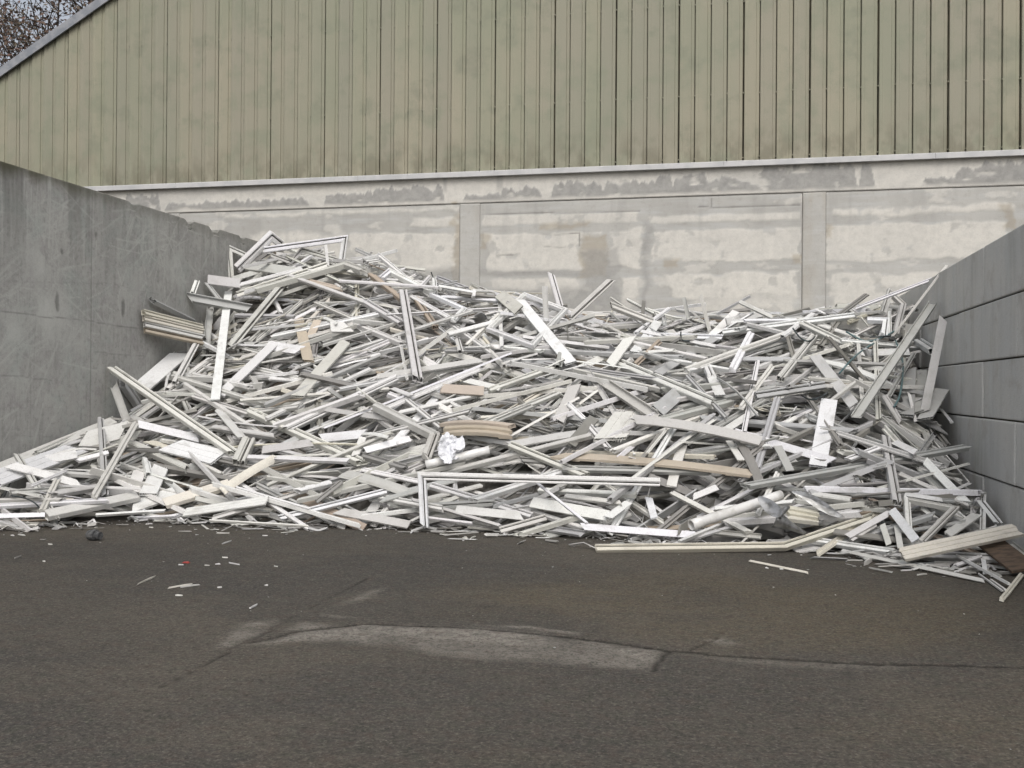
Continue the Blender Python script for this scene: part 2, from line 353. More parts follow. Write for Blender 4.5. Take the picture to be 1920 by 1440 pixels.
def wall_panel(ya, yb):
    ys = np.arange(ya, yb+1e-6, .016); zs = np.arange(0, HL+1e-6, .016)
    Yg, Zg = np.meshgrid(ys, zs, indexing='ij')
    light = np.zeros(Yg.shape); dark = np.zeros(Yg.shape)
    cl = []
    for (px, py, n, sp, ang, asp, L) in [(280, 450, 55, .45, 40, 35, .55), (300, 440, 30, .3, 30, 60, .3), (110, 420, 30, .35, 35, 30, .5), (60, 430, 18, .4, 10, 25, .6),
            (55, 570, 40, .5, 38, 18, .7), (130, 500, 22, .5, 30, 40, .5), (20, 640, 25, .5, 40, 15, .8), (350, 470, 22, .4, 60, 60, .35), (240, 520, 25, .5, 20, 60, .4), (330, 520, 16, .5, 80, 30, .4), (90, 600, 20, .5, -5, 15, .9), (60, 780, 16, .5, 45, 20, .6)]:
        cy, cz = lw(px, py); cl.append((cy, cz, n, sp, ang, asp, L))
    strokes(Yg, Zg, light, cl, .006, .5)
    cl2 = [(lw(q, 400)[0], HL-.45, 5, .18, 90, 2, .8) for q in (8, 15, 22, 30, 45, 60, 75)]
    strokes(Yg, Zg, light, cl2, .008, .5)
    for (px, py, r, a) in [(75, 490, .55, .30), (290, 430, .5, .34), (330, 500, .55, .26), (90, 590, .7, .36), (250, 530, .6, .20), (30, 620, .6, .30), (40, 380, .35, .2), (140, 640, .7, .18), (60, 700, .8, .22)]:
        cy, cz = lw(px, py); d = np.hypot(Yg-cy, (Zg-cz)*1.2)
        light = np.maximum(light, a*sstep(r, 0, d)*sstep(.38, .62, fbm(Yg*3.3+px, Zg*3.3, 5))*1.6)
    light *= .55+.9*fbm(Yg*4, Zg*4)
    # board lines, hairline cracks, run-off streaks under the coping
    for pts, wd, a in [([(0, 583), (50, 588), (160, 602), (283, 621)], .012, .65), ([(175, 660), (230, 664), (276, 669)], .010, .4), ([(0, 705), (97, 713)], .012, .45), ([(0, 525), (200, 530), (300, 552)], .01, .22), ([(30, 818), (110, 818)], .01, .3)]:
        d = seg_dist(Yg+.04*(fbm(Yg*3, Zg*3)-.5), Zg+.06*(fbm(Yg*2.2, Zg*2.2+5)-.5), [lw(*q) for q in pts])
        dark = np.maximum(dark, a*sstep(wd, 0, d)*(.4+.9*fbm(Yg*4, Zg*4+3)))
    for (px, py, rr) in [(107, 560, .06), (108, 577, .05), (231, 571, .06), (230, 585, .05), (180, 443, .035), (232, 577, .03), (115, 470, .04)]:
        cy, cz = lw(px, py); d = np.hypot(Yg-cy, (Zg-cz)*.55)+.05*(fbm(Yg*14, Zg*14)-.5)
        dark = np.maximum(dark, .7*sstep(rr, rr*.4, d))
    runs = sstep(.5, .72, fbm(Yg*9, Zg*.35+2, 3))*sstep(1.5, .1, HL-Zg)*(.35+.65*sstep(12.5, 10.5, Yg))
    dark = np.maximum(dark, .55*runs)
    moss = sstep(.22, .0, HL-Zg-.25*(fbm(Yg*5, Zg*.6)-.45))*(.35+.65*sstep(13, 10.5, Yg))*.85
    chip = np.zeros(Yg.shape)
    for px, dd in ((355, .05), (400, .07), (405, .06), (455, .035), (250, .03)):
        cy = lw(px, 400)[0]; chip = np.maximum(chip, dd*sstep(.14, .04, np.abs(Yg-cy)+.08*(fbm(Yg*20, Zg)-.5)))
    zz = np.where(Zg > HL-.12, Zg-chip, Zg) - (Zg > HL-.01)*.012*fbm(Yg*14, Zg*0+3)
    jy = lw(173, 352)[0]; dark = np.maximum(dark*.75, .42*sstep(.016, .003, np.abs(Yg-jy))*(.4+.8*fbm(Yg*0+3, Zg*2)))
    xx = XL + .004*(fbm(Yg*1.3, Zg*1.3)-.5) - .008*dark*(dark > .5)
    P = np.stack([xx, Yg, zz], -1)
    # close the panel: top, ends and back as extra rows of the same sheet
    top = np.stack([np.full(len(ys), XL-.4), ys, zz[:, -1]], -1); bot = np.stack([np.full(len(ys), XL-.4), ys, np.zeros(len(ys))], -1)
    P = np.concatenate([P, top[:, None], bot[:, None]], 1)
    ex = lambda A: np.concatenate([A, A[:, -1:], A[:, -1:]*0], 1)
    light, dark, moss = ex(light), ex(dark), ex(moss)
    e0 = P[:1].copy(); e0[..., 0] = XL-.4; e1 = P[-1:].copy(); e1[..., 0] = XL-.4
    P = np.concatenate([e0, P, e1], 0)
    rp = lambda A: np.concatenate([A[:1], A, A[-1:]], 0)
    me = gridmesh('concrete_wall', P[::-1], MAT_CONC, dict(light=rp(light)[::-1], dark=rp(dark)[::-1], moss=rp(moss)[::-1]), smooth=False)
    return tag(link('concrete_wall', me), 'tall smooth grey concrete wall covered in pale scratches', 'wall')
yj = lw(173, 352)[0]
wall_panel(6.0, YB-.06)

# ------------------------------------------------------------------ right wall of concrete blocks
RW = empty('block_wall', (XR+.3, 11, 0))
tag(RW, 'low wall of large stacked grey concrete blocks with dark joints', 'wall')
LV = [0, .64, 1.235, 1.82, 2.41, 3.0]; BL = 2.46
for c_ in range(5):
    y = 13.66-(BL/2 if c_ in (3, 1) else 0)+.03*(c_ % 3)
    while y > 5.4: y -= BL
    while y < YB-.1:
        y1 = min(y+BL, YB-.06); y = max(y, 5.4)
        if y1-y > .25:
            dx = random.uniform(-.012, .012); dz = random.uniform(0, .012) if c_ == 4 else 0
            me = boxmesh('block', (XR+dx, XR+dx+.6, y+.005, y1-.005, LV[c_]+.005, LV[c_+1]-.010+dz), MAT_BLOCK, .014, 2)
            o = link('block', me); o.parent = RW; o.matrix_parent_inverse = Matrix.Translation(-Vector(RW.location))
        y = y1
mb = link('joint_bed', boxmesh('joint_bed', (XR+.03, XR+.56, 5.45, YB-.08, 0.0, 2.96), MAT_SEAM)); mb.parent = RW; mb.matrix_parent_inverse = Matrix.Translation(-Vector(RW.location))

# ------------------------------------------------------------------ industrial hall behind
HALL = empty('industrial_hall', (0, YB+6, 0))
tag(HALL, 'industrial hall with olive ribbed metal cladding above a patched concrete base', 'building')
HINV = Matrix.Translation(-Vector(HALL.location))
def hchild(name, me, kind=None):
    o = link(name, me); o.parent = HALL; o.matrix_parent_inverse = HINV
    if kind: o['kind'] = kind
    return o
def bw(x, y): q = onY(x, y, YB); return q[0], q[2]
def noisy_rect(X, Z, x0, y0, x1, y1, soft=.05, wob=.12, fr=3.0, seed=0.):
    a = bw(x0, y0); b = bw(x1, y0); c_ = bw(x1, y1); d_ = bw(x0, y1)
    Xa, Xb = (a[0]+d_[0])/2, (b[0]+c_[0])/2; zt, zb = (a[1]+b[1])/2, (c_[1]+d_[1])/2
    wX = X+wob*2*(fbm(X*fr+seed, Z*fr*1.5+seed, 5)-.5); wZ = Z+wob*1.2*(fbm(X*fr*.9+seed+9, Z*fr+seed, 5)-.5)
    d = np.minimum.reduce([wX-Xa, Xb-wX, wZ-zb, zt-wZ])
    return sstep(-soft*.5, soft*.5, d)
PL = [(905, 401, 1198, 420, .04, .06), (913, 437, 1130, 507, .03, .08), (1142, 432, 1200, 502, .04, .12), (1222, 431, 1500, 490, .03, .09), (1220, 402, 1500, 415, .04, .05),
      (925, 523, 1112, 548, .05, .10), (1166, 522, 1196, 560, .04, .06), (1250, 512, 1500, 556, .05, .12), (1300, 556, 1500, 610, .25, .2),
      (1560, 386, 1900, 399, .05, .10), (1552, 419, 1890, 486, .04, .08), (1556, 514, 1900, 640, .05, .10),
      (770, 409, 858, 424, .05, .07), (662, 437, 855, 512, .04, .10), (470, 440, 640, 500, .15, .15), (1506, 360, 1546, 372, .04, .08), (420, 395, 860, 402, .06, .08)]
def base_attrs(X, Z, part):
    pl_ = np.zeros(X.shape); mo = np.zeros(X.shape); oc = np.zeros(X.shape); ln = np.zeros(X.shape)
    if part == 'infill':
        for i, (a, b, c_, d_, s, wv) in enumerate(PL):
            pl_ = np.maximum(pl_, noisy_rect(X, Z, a, b, c_, d_, s, wv*1.35, 3.6, i*3.7)*(1 if i % 4 else .9))
        pl_ *= 1-.85*noisy_rect(X, Z, 1088, 440, 1140, 540, .08, .25, 3, 4.)
        pl_ *= 1-.9*noisy_rect(X, Z, 1222, 482, 1262, 500, .08, .2, 3, 8.)
        pl_ = np.clip(pl_*(.70+.6*(fbm(X*2.5, Z*2.5)-.2)), 0, 1)
        pl_ *= 1-.7*sstep(.64, .72, fbm(X*5+3, Z*6, 5)); pl_ = np.maximum(pl_, .55*sstep(.63, .70, fbm(X*2.2+31, Z*4.5+3, 5)))
        runs_ = sstep(.60, .74, fbm(X*7, Z*.7+3, 4)); mo = np.maximum(mo, .22*runs_*sstep(3.4, 4.8, Z))
        for (a, b, c_, d_) in [(852, 400, 868, 540), (1084, 440, 1140, 520), (1486, 480, 1504, 500), (1250, 484, 1275, 500), (1548, 420, 1560, 445), (900, 436, 915, 470), (1010, 418, 1110, 426), (1880, 380, 1900, 430)]:
            oc = np.maximum(oc, .42*noisy_rect(X, Z, a, b, c_, d_, .08, .15, 4, a*.1))
        for (a, b, c_, d_) in [(430, 505, 870, 560), (905, 540, 1160, 600), (870, 505, 1100, 517), (1205, 420, 1217, 620), (1090, 470, 1160, 600)]:
            mo = np.maximum(mo, .55*noisy_rect(X, Z, a, b, c_, d_, .12, .2, 2.5, a*.07))
        for pts in [[(903, 402), (1000, 400), (1090, 398), (1199, 396)], [(1310, 388), (1400, 388), (1500, 384)], [(1017, 440), (1086, 438)], [(1086, 437), (1087, 462)], [(1020, 463), (1060, 463)], [(930, 480), (975, 476)], [(1334, 372), (1334, 388)]]:
            d = seg_dist(X, Z+.03*(fbm(X*3, Z*3)-.5), [bw(*q) for q in pts]); ln = np.maximum(ln, .55*sstep(.016, .002, d)*(.2+1.1*fbm(X*3, Z*6)))
        ln = np.maximum(ln, .5*sstep(.012, .002, np.abs(Z-4.795)))
    if part == 'beam':
        pl_ = np.clip(.9-.35*sstep(.45, .7, fbm(X*1.3, Z*4)), 0, 1)
        zc = 4.80
        # smeared grey mortar with finger-like upper edge
        fing = .45*fbm(X*5, Z*.4+4, 3)+.55*fbm(X*17, Z*.8+9, 3)
        def sm(x0, x1, h): a = bw(x0, 380)[0]; b = bw(x1, 380)[0]; return h*sstep(a-.05, a+.05, X)*sstep(b+.05, b-.05, X)
        hgt = np.maximum.reduce([sm(235, 300, .3), sm(310, 400, .15), sm(395, 580, .16), sm(610, 832, .26), sm(870, 940, .13), sm(940, 1015, .22), sm(1035, 1130, .26), sm(1130, 1262, .27), sm(1262, 1420, .3), sm(1420, 1605, .36), sm(1612, 1638, .34), sm(1730, 1800, .16), sm(1790, 1930, .30)])
        edge = 1.3*hgt*(.55+1.0*(fing-.2))+.03*(fbm(X*26, Z*3, 3)-.5)
        mo = sstep(.02, -.02, (Z-zc)-edge)*sstep(.0, .06, (Z-zc)-.05*fbm(X*5, Z*9))*(hgt > .02)*(.85+.3*(fbm(X*7, Z*7)-.5))
        mo = np.clip(mo*sstep(.22, .36, fbm(X*3+4, Z*7+2)), 0, 1)
        for (a, c_) in ((832, 838), (932, 943), (1474, 1480), (1588, 1596)):
            Xa, Xb = bw(a, 345)[0], bw(c_, 345)[0]; mo = np.maximum(mo, .5*sstep(Xa-.03, Xa+.02, X)*sstep(Xb+.03, Xb-.02, X)*sstep(4.95, 5.1, Z))
        oc = np.maximum(oc, .5*noisy_rect(X, Z, 848, 378, 858, 398, .05, .05, 5))
    if part == 'pillar':
        pl_ = .18*fbm(X*3, Z*2); oc = .22*sstep(.4, .7, fbm(X*4+9, Z*1.2)); mo = .25*sstep(.45, .7, fbm(X*3, Z*.9+5))
    return dict(plaster=pl_, mortar=mo, ochre=oc, line=ln)
def base_panel(name, x0, x1, z0, z1, part, dy=0., st=.022):
    xs = np.linspace(x0, x1, max(2, int((x1-x0)/st))); zs = np.linspace(z0, z1, max(2, int((z1-z0)/st)))
    X, Z = np.meshgrid(xs, zs, indexing='ij'); A = base_attrs(X, Z, part)
    Y = YB+dy - .006*A['plaster'] - .010*A['mortar'] + .012*A['line'] + .006*(fbm(X*1.5, Z*2)-.5)
    P = np.stack([X, Y, Z], -1)
    P = np.concatenate([P[:1]+[0, .22, 0], P, P[-1:]+[0, .22, 0]], 0)
    A = {k: np.concatenate([v[:1], v, v[-1:]], 0) for k, v in A.items()}
    P = np.concatenate([P[:, :1]+[0, .25, 0], P, P[:, -1:]+[0, .25, 0]], 1)
    A = {k: np.concatenate([v[:, :1], v, v[:, -1:]], 1) for k, v in A.items()}
    return hchild(name, gridmesh(name, P, MAT_RENDER, A, smooth=False))
PX = [(-16.65, -16.28), (-10.74, -10.37), (-4.83, -4.46), (1.08, 1.45), (6.99, 7.36)]
for a, b in PX: base_panel('pillar', a+.001, b-.001, 0, 4.79, 'pillar', -.006)
for (a, b), (c_, d_) in zip(PX[:-1], PX[1:]): base_panel('infill_panel', b+.001, c_-.007, 0, 4.79, 'infill', 0)
base_panel('ring_beam', -16.9, 8.2, 4.80, 5.30, 'beam', -.004)
hchild('base_core', boxmesh('base_core', (-16.6, 16.5, YB+.12, YB+14, 0.0, 5.29), MAT_SEAM))
# cladding strips
SLOPE = .558
def roof_z(X): return 7.59+SLOPE*(X+14.35) if X < 0.4 else 7.59+SLOPE*(14.75)-SLOPE*(X-.4)
YC = YB-.045; PITCH_ = 1.075/4
k0 = -52; strips = []
X0 = -3.12
k = k0
scr_v, scr_f = [], []
while True:
    xa = X0+k*PITCH_; xb = xa+PITCH_
    if xa > 17.0: break
    if xb > -16.9:
        gl = .014 if k % 4 == 0 else .005; gr_ = .010 if (k+1) % 4 == 0 else .004
        a, b = xa+gl, xb-gr_
        za, zb = roof_z(a)-.02, roof_z(b)-.02
        yo = random.uniform(-.003, .003); zb0 = 5.345
        # front face, bent edges going back, small stiffening step near the left edge
        prof = [(a, YC+.060), (a+.003, YC+.002), (a+.010, YC-.004), (a+.05, YC-.002), (a+.06, YC+.003), (b-.060, YC+.004), (b-.052, YC+.022), (b-.012, YC+.024), (b-.003, YC+.028), (b, YC+.060)]
        vs, fs = [], []
        for (x, y) in prof:
            zt = roof_z(x)-.02
            vs += [(x, y+yo, zb0), (x, y+yo, zt)]
        for i in range(len(prof)-1): fs.append((2*i, 2*i+2, 2*i+3, 2*i+1))
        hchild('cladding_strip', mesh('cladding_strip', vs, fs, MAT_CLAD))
        for zr in (5.42, 6.50, 8.05, 9.6, 11.2):
            if zr < za-.2 and -16 < xa < 8:
                n0 = len(scr_v); x, z = xa+.002, zr+random.uniform(-.01, .01)
                r = .011
                for j in range(6): scr_v.append((x+r*math.cos(j*math.pi/3), YC-.004, z+r*math.sin(j*math.pi/3)))
                for j in range(6): scr_v.append((x+r*math.cos(j*math.pi/3), YC+.03, z+r*math.sin(j*math.pi/3)))
                scr_f.append(tuple(n0+5-j for j in range(6)))
                for j in range(6): scr_f.append((n0+j, n0+(j+1) % 6, n0+6+(j+1) % 6, n0+6+j))
    k += 1
hchild('screw_heads', mesh('screw_heads', scr_v, scr_f, MAT_CLAD), 'stuff')
xs = [-16.9, .4, 17.0]
gv = [(-16.9, YC+.058, 5.305), (17.0, YC+.058, 5.305), (17.0, YC+.058, roof_z(17.0)-.05), (.4, YC+.058, roof_z(.4)-.05), (-16.9, YC+.058, roof_z(-16.9)-.05)]
gv2 = [(x, YB+14, z) for x, y, z in gv]
hchild('sheathing', mesh('sheathing', gv+gv2, [(0, 1, 2, 3, 4), (9, 8, 7, 6, 5), (0, 4, 9, 5), (1, 6, 7, 2), (0, 5, 6, 1)], MAT_SEAM))
for xa, xb in ((-17.3, .4), (.4, 17.4)):
    za, zb = roof_z(xa), roof_z(xb)
    v = [(xa, YB-.10, za), (xb, YB-.10, zb), (xb, YB+14.3, zb), (xa, YB+14.3, za)]
    v += [(x, y, z+.10) for x, y, z in v]
    hchild('roof', mesh('roof', v, [(3, 2, 1, 0), (4, 5, 6, 7), (0, 1, 5, 4), (1, 2, 6, 5), (2, 3, 7, 6), (3, 0, 4, 7)], MAT_ROOF))
    v = [(xa, YB-.135, za-.06), (xb, YB-.135, zb-.06), (xb, YB-.103, zb-.06), (xa, YB-.103, za-.06)]
    v += [(x, y, z+.185) for x, y, z in v]
    hchild('verge_trim', mesh('verge_trim', v, [(3, 2, 1, 0), (4, 5, 6, 7), (0, 1, 5, 4), (1, 2, 6, 5), (2, 3, 7, 6), (3, 0, 4, 7)], MAT_VERGE))
fj = [-16.9, -13.8, -10.4, -7.0, bw(675, 330)[0], bw(1000, 320)[0], bw(1357, 308)[0], bw(1752, 292)[0], 6.6, 10, 13.4, 17]
for a, b in zip(fj[:-1], fj[1:]):
    prof = [(YB-.06, 5.255), (YB-.115, 5.255), (YB-.115, 5.335), (YB-.095, 5.350), (YB-.03, 5.365), (YB-.03, 5.30), (YB-.06, 5.30)]
    vs = [(x, y, z) for x in (a+.002, b-.002) for y, z in prof]; n = len(prof)
    fs = [(i, i+n, (i+1) % n+n, (i+1) % n) for i in range(n)]+[tuple(range(n)), tuple(range(2*n-1, n-1, -1))]
    hchild('drip_flashing', mesh('drip_flashing', vs, fs, MAT_TRIM))

# ------------------------------------------------------------------ trees behind the hall
def tube_into(V, Fc, p0, p1, r0, r1, n=5):
    d = (p1-p0).normalized(); a = d.orthogonal().normalized(); b = d.cross(a); i0 = len(V)
    for p, r in ((p0, r0), (p1, r1)):
        for j in range(n): t = 2*math.pi*j/n; V.append(p+a*r*math.cos(t)+b*r*math.sin(t))
    for j in range(n): Fc.append((i0+j, i0+(j+1) % n, i0+n+(j+1) % n, i0+n+j))
def make_tree(name, label, loc, height, spread, leafm, nleaf, lsize, depth, up=.35, drop=0):
    rnd = random.Random(hash(label) % 1000 if False else len(label)*7+3)
    T = empty(name, loc); V, Fc, tips = [], [], []
    def grow(p, d, L, r, lv):
        n = 3; q = p
        for k in range(n):
            d = (d+Vector((rnd.gauss(0, .13), rnd.gauss(0, .13), rnd.gauss(0, .06)+.03))).normalized()
            q2 = q+d*L/n; tube_into(V, Fc, q, q2, r*(1-.28*k/n), r*(1-.28*(k+1)/n), 6 if lv < 2 else 4); q = q2
            if lv >= 2: tips.append((q, d))
            if lv < depth and (k > 0 or lv > 0):
                for s in range(rnd.choice((1, 2, 2))):
                    ax = d.orthogonal().normalized(); ax.rotate(Matrix.Rotation(rnd.uniform(0, 6.28), 3, d))
                    nd = (d*.55+ax*spread+Vector((0, 0, up*rnd.uniform(0, 1)))).normalized()
                    grow(q, nd, L*rnd.uniform(.58, .78), r*.46, lv+1)
        if lv < depth: grow(q, d, L*.7, r*.68, lv+1)
    grow(Vector((0, 0, -.2)), Vector((0, 0, 1)), height*.36, height*.015, 0)
    o = link('trunk', mesh('trunk', V, Fc, MAT_BARK, smooth=True), T)
    LV_, LF = [], []
    for k in range(nleaf):
        p, d = tips[rnd.randrange(len(tips))]
        c_ = p+Vector((rnd.gauss(0, .28), rnd.gauss(0, .28), rnd.gauss(0, .25)))
        a = Vector((rnd.gauss(0, 1), rnd.gauss(0, 1), rnd.gauss(0, .6))).normalized(); b = a.orthogonal(); b.rotate(Matrix.Rotation(rnd.uniform(0, 6.28), 3, a))
        s = lsize*rnd.uniform(.6, 1.3); i0 = len(LV_); b = b.normalized()
        LV_ += [c_-a*s, c_-b*s*.45, c_+a*s, c_+b*s*.45]; LF.append((i0, i0+1, i0+2, i0+3))
    link('crown', mesh('crown', LV_, LF, leafm), T)
    tag(T, label, 'tree')
    return T
make_tree('autumn_tree', 'leaf-shedding brown tree with bare twigs behind the hall roof', (-23.6, 29.0, 0), 19.0, .85, MAT_LEAF_BROWN, 70000, .085, 5)
make_tree('evergreen_tree', 'dark green bushy tree low beside the roof edge', (-25.4, 30.0, 0), 13.5, .8, MAT_LEAF_DARK, 22000, .10, 4)

# ================================================================== THE PILE
# ---- target surface of the heap (thin-plate spline through surveyed points)
ctl = []
EDGE = [(-8.2, 8.55), (-7.1, 9.15), (-6.4, 10.2), (-4.9, 10.0), (-3.8, 10.3), (-2.3, 10.2), (-1.3, 10.05), (-.6, 10.1), (.6, 9.95), (1.2, 9.55), (1.9, 9.2), (2.5, 9.1)]
for x, y in EDGE: ctl += [(x, y, .03), (x, y-.8, -.35)]
ctl += [(-8.2, 10.06, .55), (-8.2, 11.2, .75), (-8.2, 12.07, .98), (-8.2, 13.2, 1.75), (-8.2, 13.8, 2.1), (-8.2, 15.2, 3.2), (-8.2, 17.4, 3.2)]
ctl += [(2.5, 10.5, .3), (2.5, 11.75, .62), (2.5, 13.1, 1.25), (2.5, 14.2, 2.1), (2.5, 15.2, 2.5), (2.5, 17.4, 2.6)]
for px, py, Y in [(430, 505, 15.5), (500, 510, 15.5), (640, 512, 15.5), (700, 520, 15.5), (760, 540, 15.5), (850, 575, 15.5), (950, 580, 15.6), (1100, 612, 15.8), (1200, 612, 16), (1400, 616, 16), (1500, 616, 16), (1600, 606, 15.5)]:
    q = onY(px, py, Y); ctl.append(tuple(q)); ctl.append((q[0]*1.06, 17.4, q[2]+.02))
for px in (380, 600, 850, 1100, 1350, 1600):
    for py, Y in ((905, 10.75), (835, 11.4), (735, 12.6), (655 if px < 1200 else 680, 14.0)):
        ctl.append(tuple(onY(px, py, Y)))
ctl = np.array(ctl)
def tps(c):
    n = len(c); d = np.hypot(c[:, None, 0]-c[None, :, 0], c[:, None, 1]-c[None, :, 1])
    K = np.where(d > 0, d*d*np.log(d+1e-9), 0)+np.eye(n)*.25
    P = np.concatenate([np.ones((n, 1)), c[:, :2]], 1)
    A = np.block([[K, P], [P.T, np.zeros((3, 3))]]); return np.linalg.solve(A, np.concatenate([c[:, 2], np.zeros(3)]))
sol = tps(ctl)
def surf(x, y):
    z = sol[-3]+sol[-2]*x+sol[-1]*y
    for (cx, cy, _), wgt in zip(ctl, sol[:-3]):
        d2 = (x-cx)**2+(y-cy)**2+1e-12; z = z+wgt*.5*d2*np.log(d2)
    return z
RES = .05; HX0, HX1, HY0, HY1 = -8.19, 2.49, 8.0, 17.44
hx = np.arange(HX0, HX1, RES); hy = np.arange(HY0, HY1, RES); TX, TY = np.meshgrid(hx, hy, indexing='ij')
T = surf(TX, TY)+.36*(fbm(TX*1.0, TY*1.0, 4)-.5)*sstep(0, .5, surf(TX, TY))
T = np.maximum(T, 0); inside = T > .03
core = np.maximum(T-.5, 0)
H = core.copy()
nX, nY = H.shape
def hidx(x, y): return np.clip(((x-HX0)/RES).astype(int), 0, nX-1), np.clip(((y-HY0)/RES).astype(int), 0, nY-1)

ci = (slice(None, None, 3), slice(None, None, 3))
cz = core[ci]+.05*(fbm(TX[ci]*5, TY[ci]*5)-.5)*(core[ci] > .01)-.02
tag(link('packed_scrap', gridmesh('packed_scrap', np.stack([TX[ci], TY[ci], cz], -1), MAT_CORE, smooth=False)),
    'dirty, shade-darkened compacted plastic scrap showing in dark gaps deep inside the heap', 'scrap', kind='stuff')

# ---- cross sections: list of (y, z) in units of the width, and the edges that carry a dark gasket
SEC = {
 'frame': ([(-.5, 0), (.5, 0), (.5, .62), (.42, .68), (.30, .68), (.28, .58), (.23, .58), (.22, .44), (.07, .44), (.06, .58), (-.04, .58), (-.06, .72), (-.42, .72), (-.5, .66)], (7,)),
 'sash': ([(-.5, 0), (.36, 0), (.36, .22), (.5, .22), (.5, .46), (.27, .46), (.26, .36), (.13, .36), (.12, .46), (.06, .74), (-.38, .74), (-.42, .68), (-.5, .68)], (6,)),
 'guide': ([(-.5, 0), (.5, 0), (.5, .5), (.42, .5), (.42, .09), (-.42, .09), (-.42, .5), (-.5, .5)], ()),
 'mullion': ([(-.5, 0), (.5, 0), (.5, .28), (.2, .32), (.18, .7), (-.18, .7), (-.2, .32), (-.5, .28)], ()),
 'board': ([(-.5, 0), (.5, 0), (.5, .15), (.48, .17), (-.48, .17), (-.5, .15)], ()),
 'panel': ([(-.5, 0), (.5, 0), (.5, .12), (.20, .12), (.19, .10), (.16, .10), (.15, .12), (-.15, .12), (-.16, .10), (-.19, .10), (-.20, .12), (-.5, .12)], ()),
 'strip': ([(-.5, 0), (.5, 0), (.5, .45), (.1, .5), (0, .8), (-.5, .8)], ()),
 'slat': ([(-.5, 0), (-.25, .07), (0, .09), (.25, .07), (.5, 0), (.5, .10), (.25, .19), (0, .22), (-.25, .19), (-.5, .10)], ()),
}
THICK = {'frame': .72, 'sash': .74, 'guide': .5, 'mullion': .7, 'board': .17, 'panel': .12, 'strip': .8, 'slat': .22}
def inset(poly, d):
    n = len(poly); out = []
    for i in range(n):
        p0, p1, p2 = np.array(poly[i-1]), np.array(poly[i]), np.array(poly[(i+1) % n])
        e1 = (p1-p0)/np.linalg.norm(p1-p0); e2 = (p2-p1)/np.linalg.norm(p2-p1)
        n1 = np.array([-e1[1], e1[0]]); n2 = np.array([-e2[1], e2[0]]); b = n1+n2; l = np.dot(b, b)
        out.append(tuple(p1+(b*d*2/max(l, .6))))
    return out
def profile(sec, L, wd, hollow=False, cut=(0, 0), jag=(0, 0), bend=0., nseg=1, rnd=random, th=None):
    """verts, faces, material index of one length of extruded profile lying along local X"""
    poly, dark = SEC[sec]; k = 1.0 if th is None else th/(THICK[sec]*wd)
    poly = [(y*wd, z*wd*k) for y, z in poly]; n = len(poly); V, Fc, MI = [], [], []
    xs = [-L/2+L*i/nseg for i in range(nseg+1)]
    def bz(x): return bend*(1-(2*x/L)**2)
    j0 = [rnd.uniform(-1, 1)*jag[0] for _ in poly]; j1 = [rnd.uniform(-1, 1)*jag[1] for _ in poly]
    def ex(i, x, y): return x + (cut[0]*y+j0[i] if x < -L/2+1e-6 else cut[1]*y+j1[i] if x > L/2-1e-6 else 0)
    for x in xs:
        for i, (y, z) in enumerate(poly): V.append((ex(i, x, y), y, z+bz(x)))
    for s in range(nseg):
        for i in range(n):
            a = s*n+i; b = s*n+(i+1) % n; Fc.append((a, b, b+n, a+n)); MI.append(1 if i in dark else 0)
    for e in (0, 1):
        base = 0 if e == 0 else nseg*n
        ring = list(range(base, base+n))
        if hollow:
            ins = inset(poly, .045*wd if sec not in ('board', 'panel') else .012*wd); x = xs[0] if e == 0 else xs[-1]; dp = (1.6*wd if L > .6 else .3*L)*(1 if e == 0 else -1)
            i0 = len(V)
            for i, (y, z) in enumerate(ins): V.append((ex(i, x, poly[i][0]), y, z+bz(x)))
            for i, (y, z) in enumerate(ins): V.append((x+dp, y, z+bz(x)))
            r1 = list(range(i0, i0+n)); r2 = list(range(i0+n, i0+2*n))
            for i in range(n):
                q1 = (ring[i], r1[i], r1[(i+1) % n], ring[(i+1) % n]); q2 = (r1[i], r2[i], r2[(i+1) % n], r1[(i+1) % n])
                if e: q1, q2 = q1[::-1], q2[::-1]
                Fc += [q1, q2]; MI += [0, 0]
            Fc.append(tuple(r2[::-1]) if e == 0 else tuple(r2)); MI.append(1)  # dark cap: shade deep inside the hollow, put into the colour
            # chamber webs
            ys = [y for y, z in ins]; ylo, yhi = min(ys), max(ys)
            nw = 2 if sec not in ('board', 'panel') else max(3, int(wd/.03))
            zt = min(z for y, z in poly if z > .05*wd*k)*.95
            for q in range(1, nw+1):
                y = ylo+(yhi-ylo)*q/(nw+1); t = .0018; i0 = len(V); x0_, x1_ = sorted((x, x+dp)); mrg = .02*wd
                if e == 0: x0_ += mrg
                else: x1_ -= mrg
                v, f = box_vf(x0_, x1_, y-t, y+t, 0.004*wd, zt); V += [(a_, b_, c_+bz(x)) for a_, b_, c_ in v]; Fc += [tuple(i0+i for i in ff) for ff in f]; MI += [0]*6
        else:
            Fc.append(tuple(ring[::-1]) if e == 0 else tuple(ring)); MI.append(0)
    return V, Fc, MI
TONE = {'w': (.69, .688, .675), 'v': (.75, .757, .765), 'g': (.43, .435, .432), 'd': (.24, .235, .225), 'b': (.50, .435, .36), 'c': (.64, .615, .54), 'h': (.565, .562, .545), 'k': (.36, .30, .245), 'y': (.60, .47, .25)}
TONEW = {'w': 'off-white', 'v': 'clean white', 'g': 'dull grey', 'd': 'dark grimy', 'b': 'beige', 'c': 'cream', 'h': 'greyish white', 'k': 'brownish', 'y': 'yellowed'}
KINDW = {'frame': 'grooved frame profile', 'sash': 'stepped sash profile', 'guide': 'open channel profile', 'mullion': 'T-shaped profile', 'board': 'flat plastic board', 'panel': 'ribbed flat panel', 'strip': 'thin plastic strip', 'slat': 'curved shutter slat'}
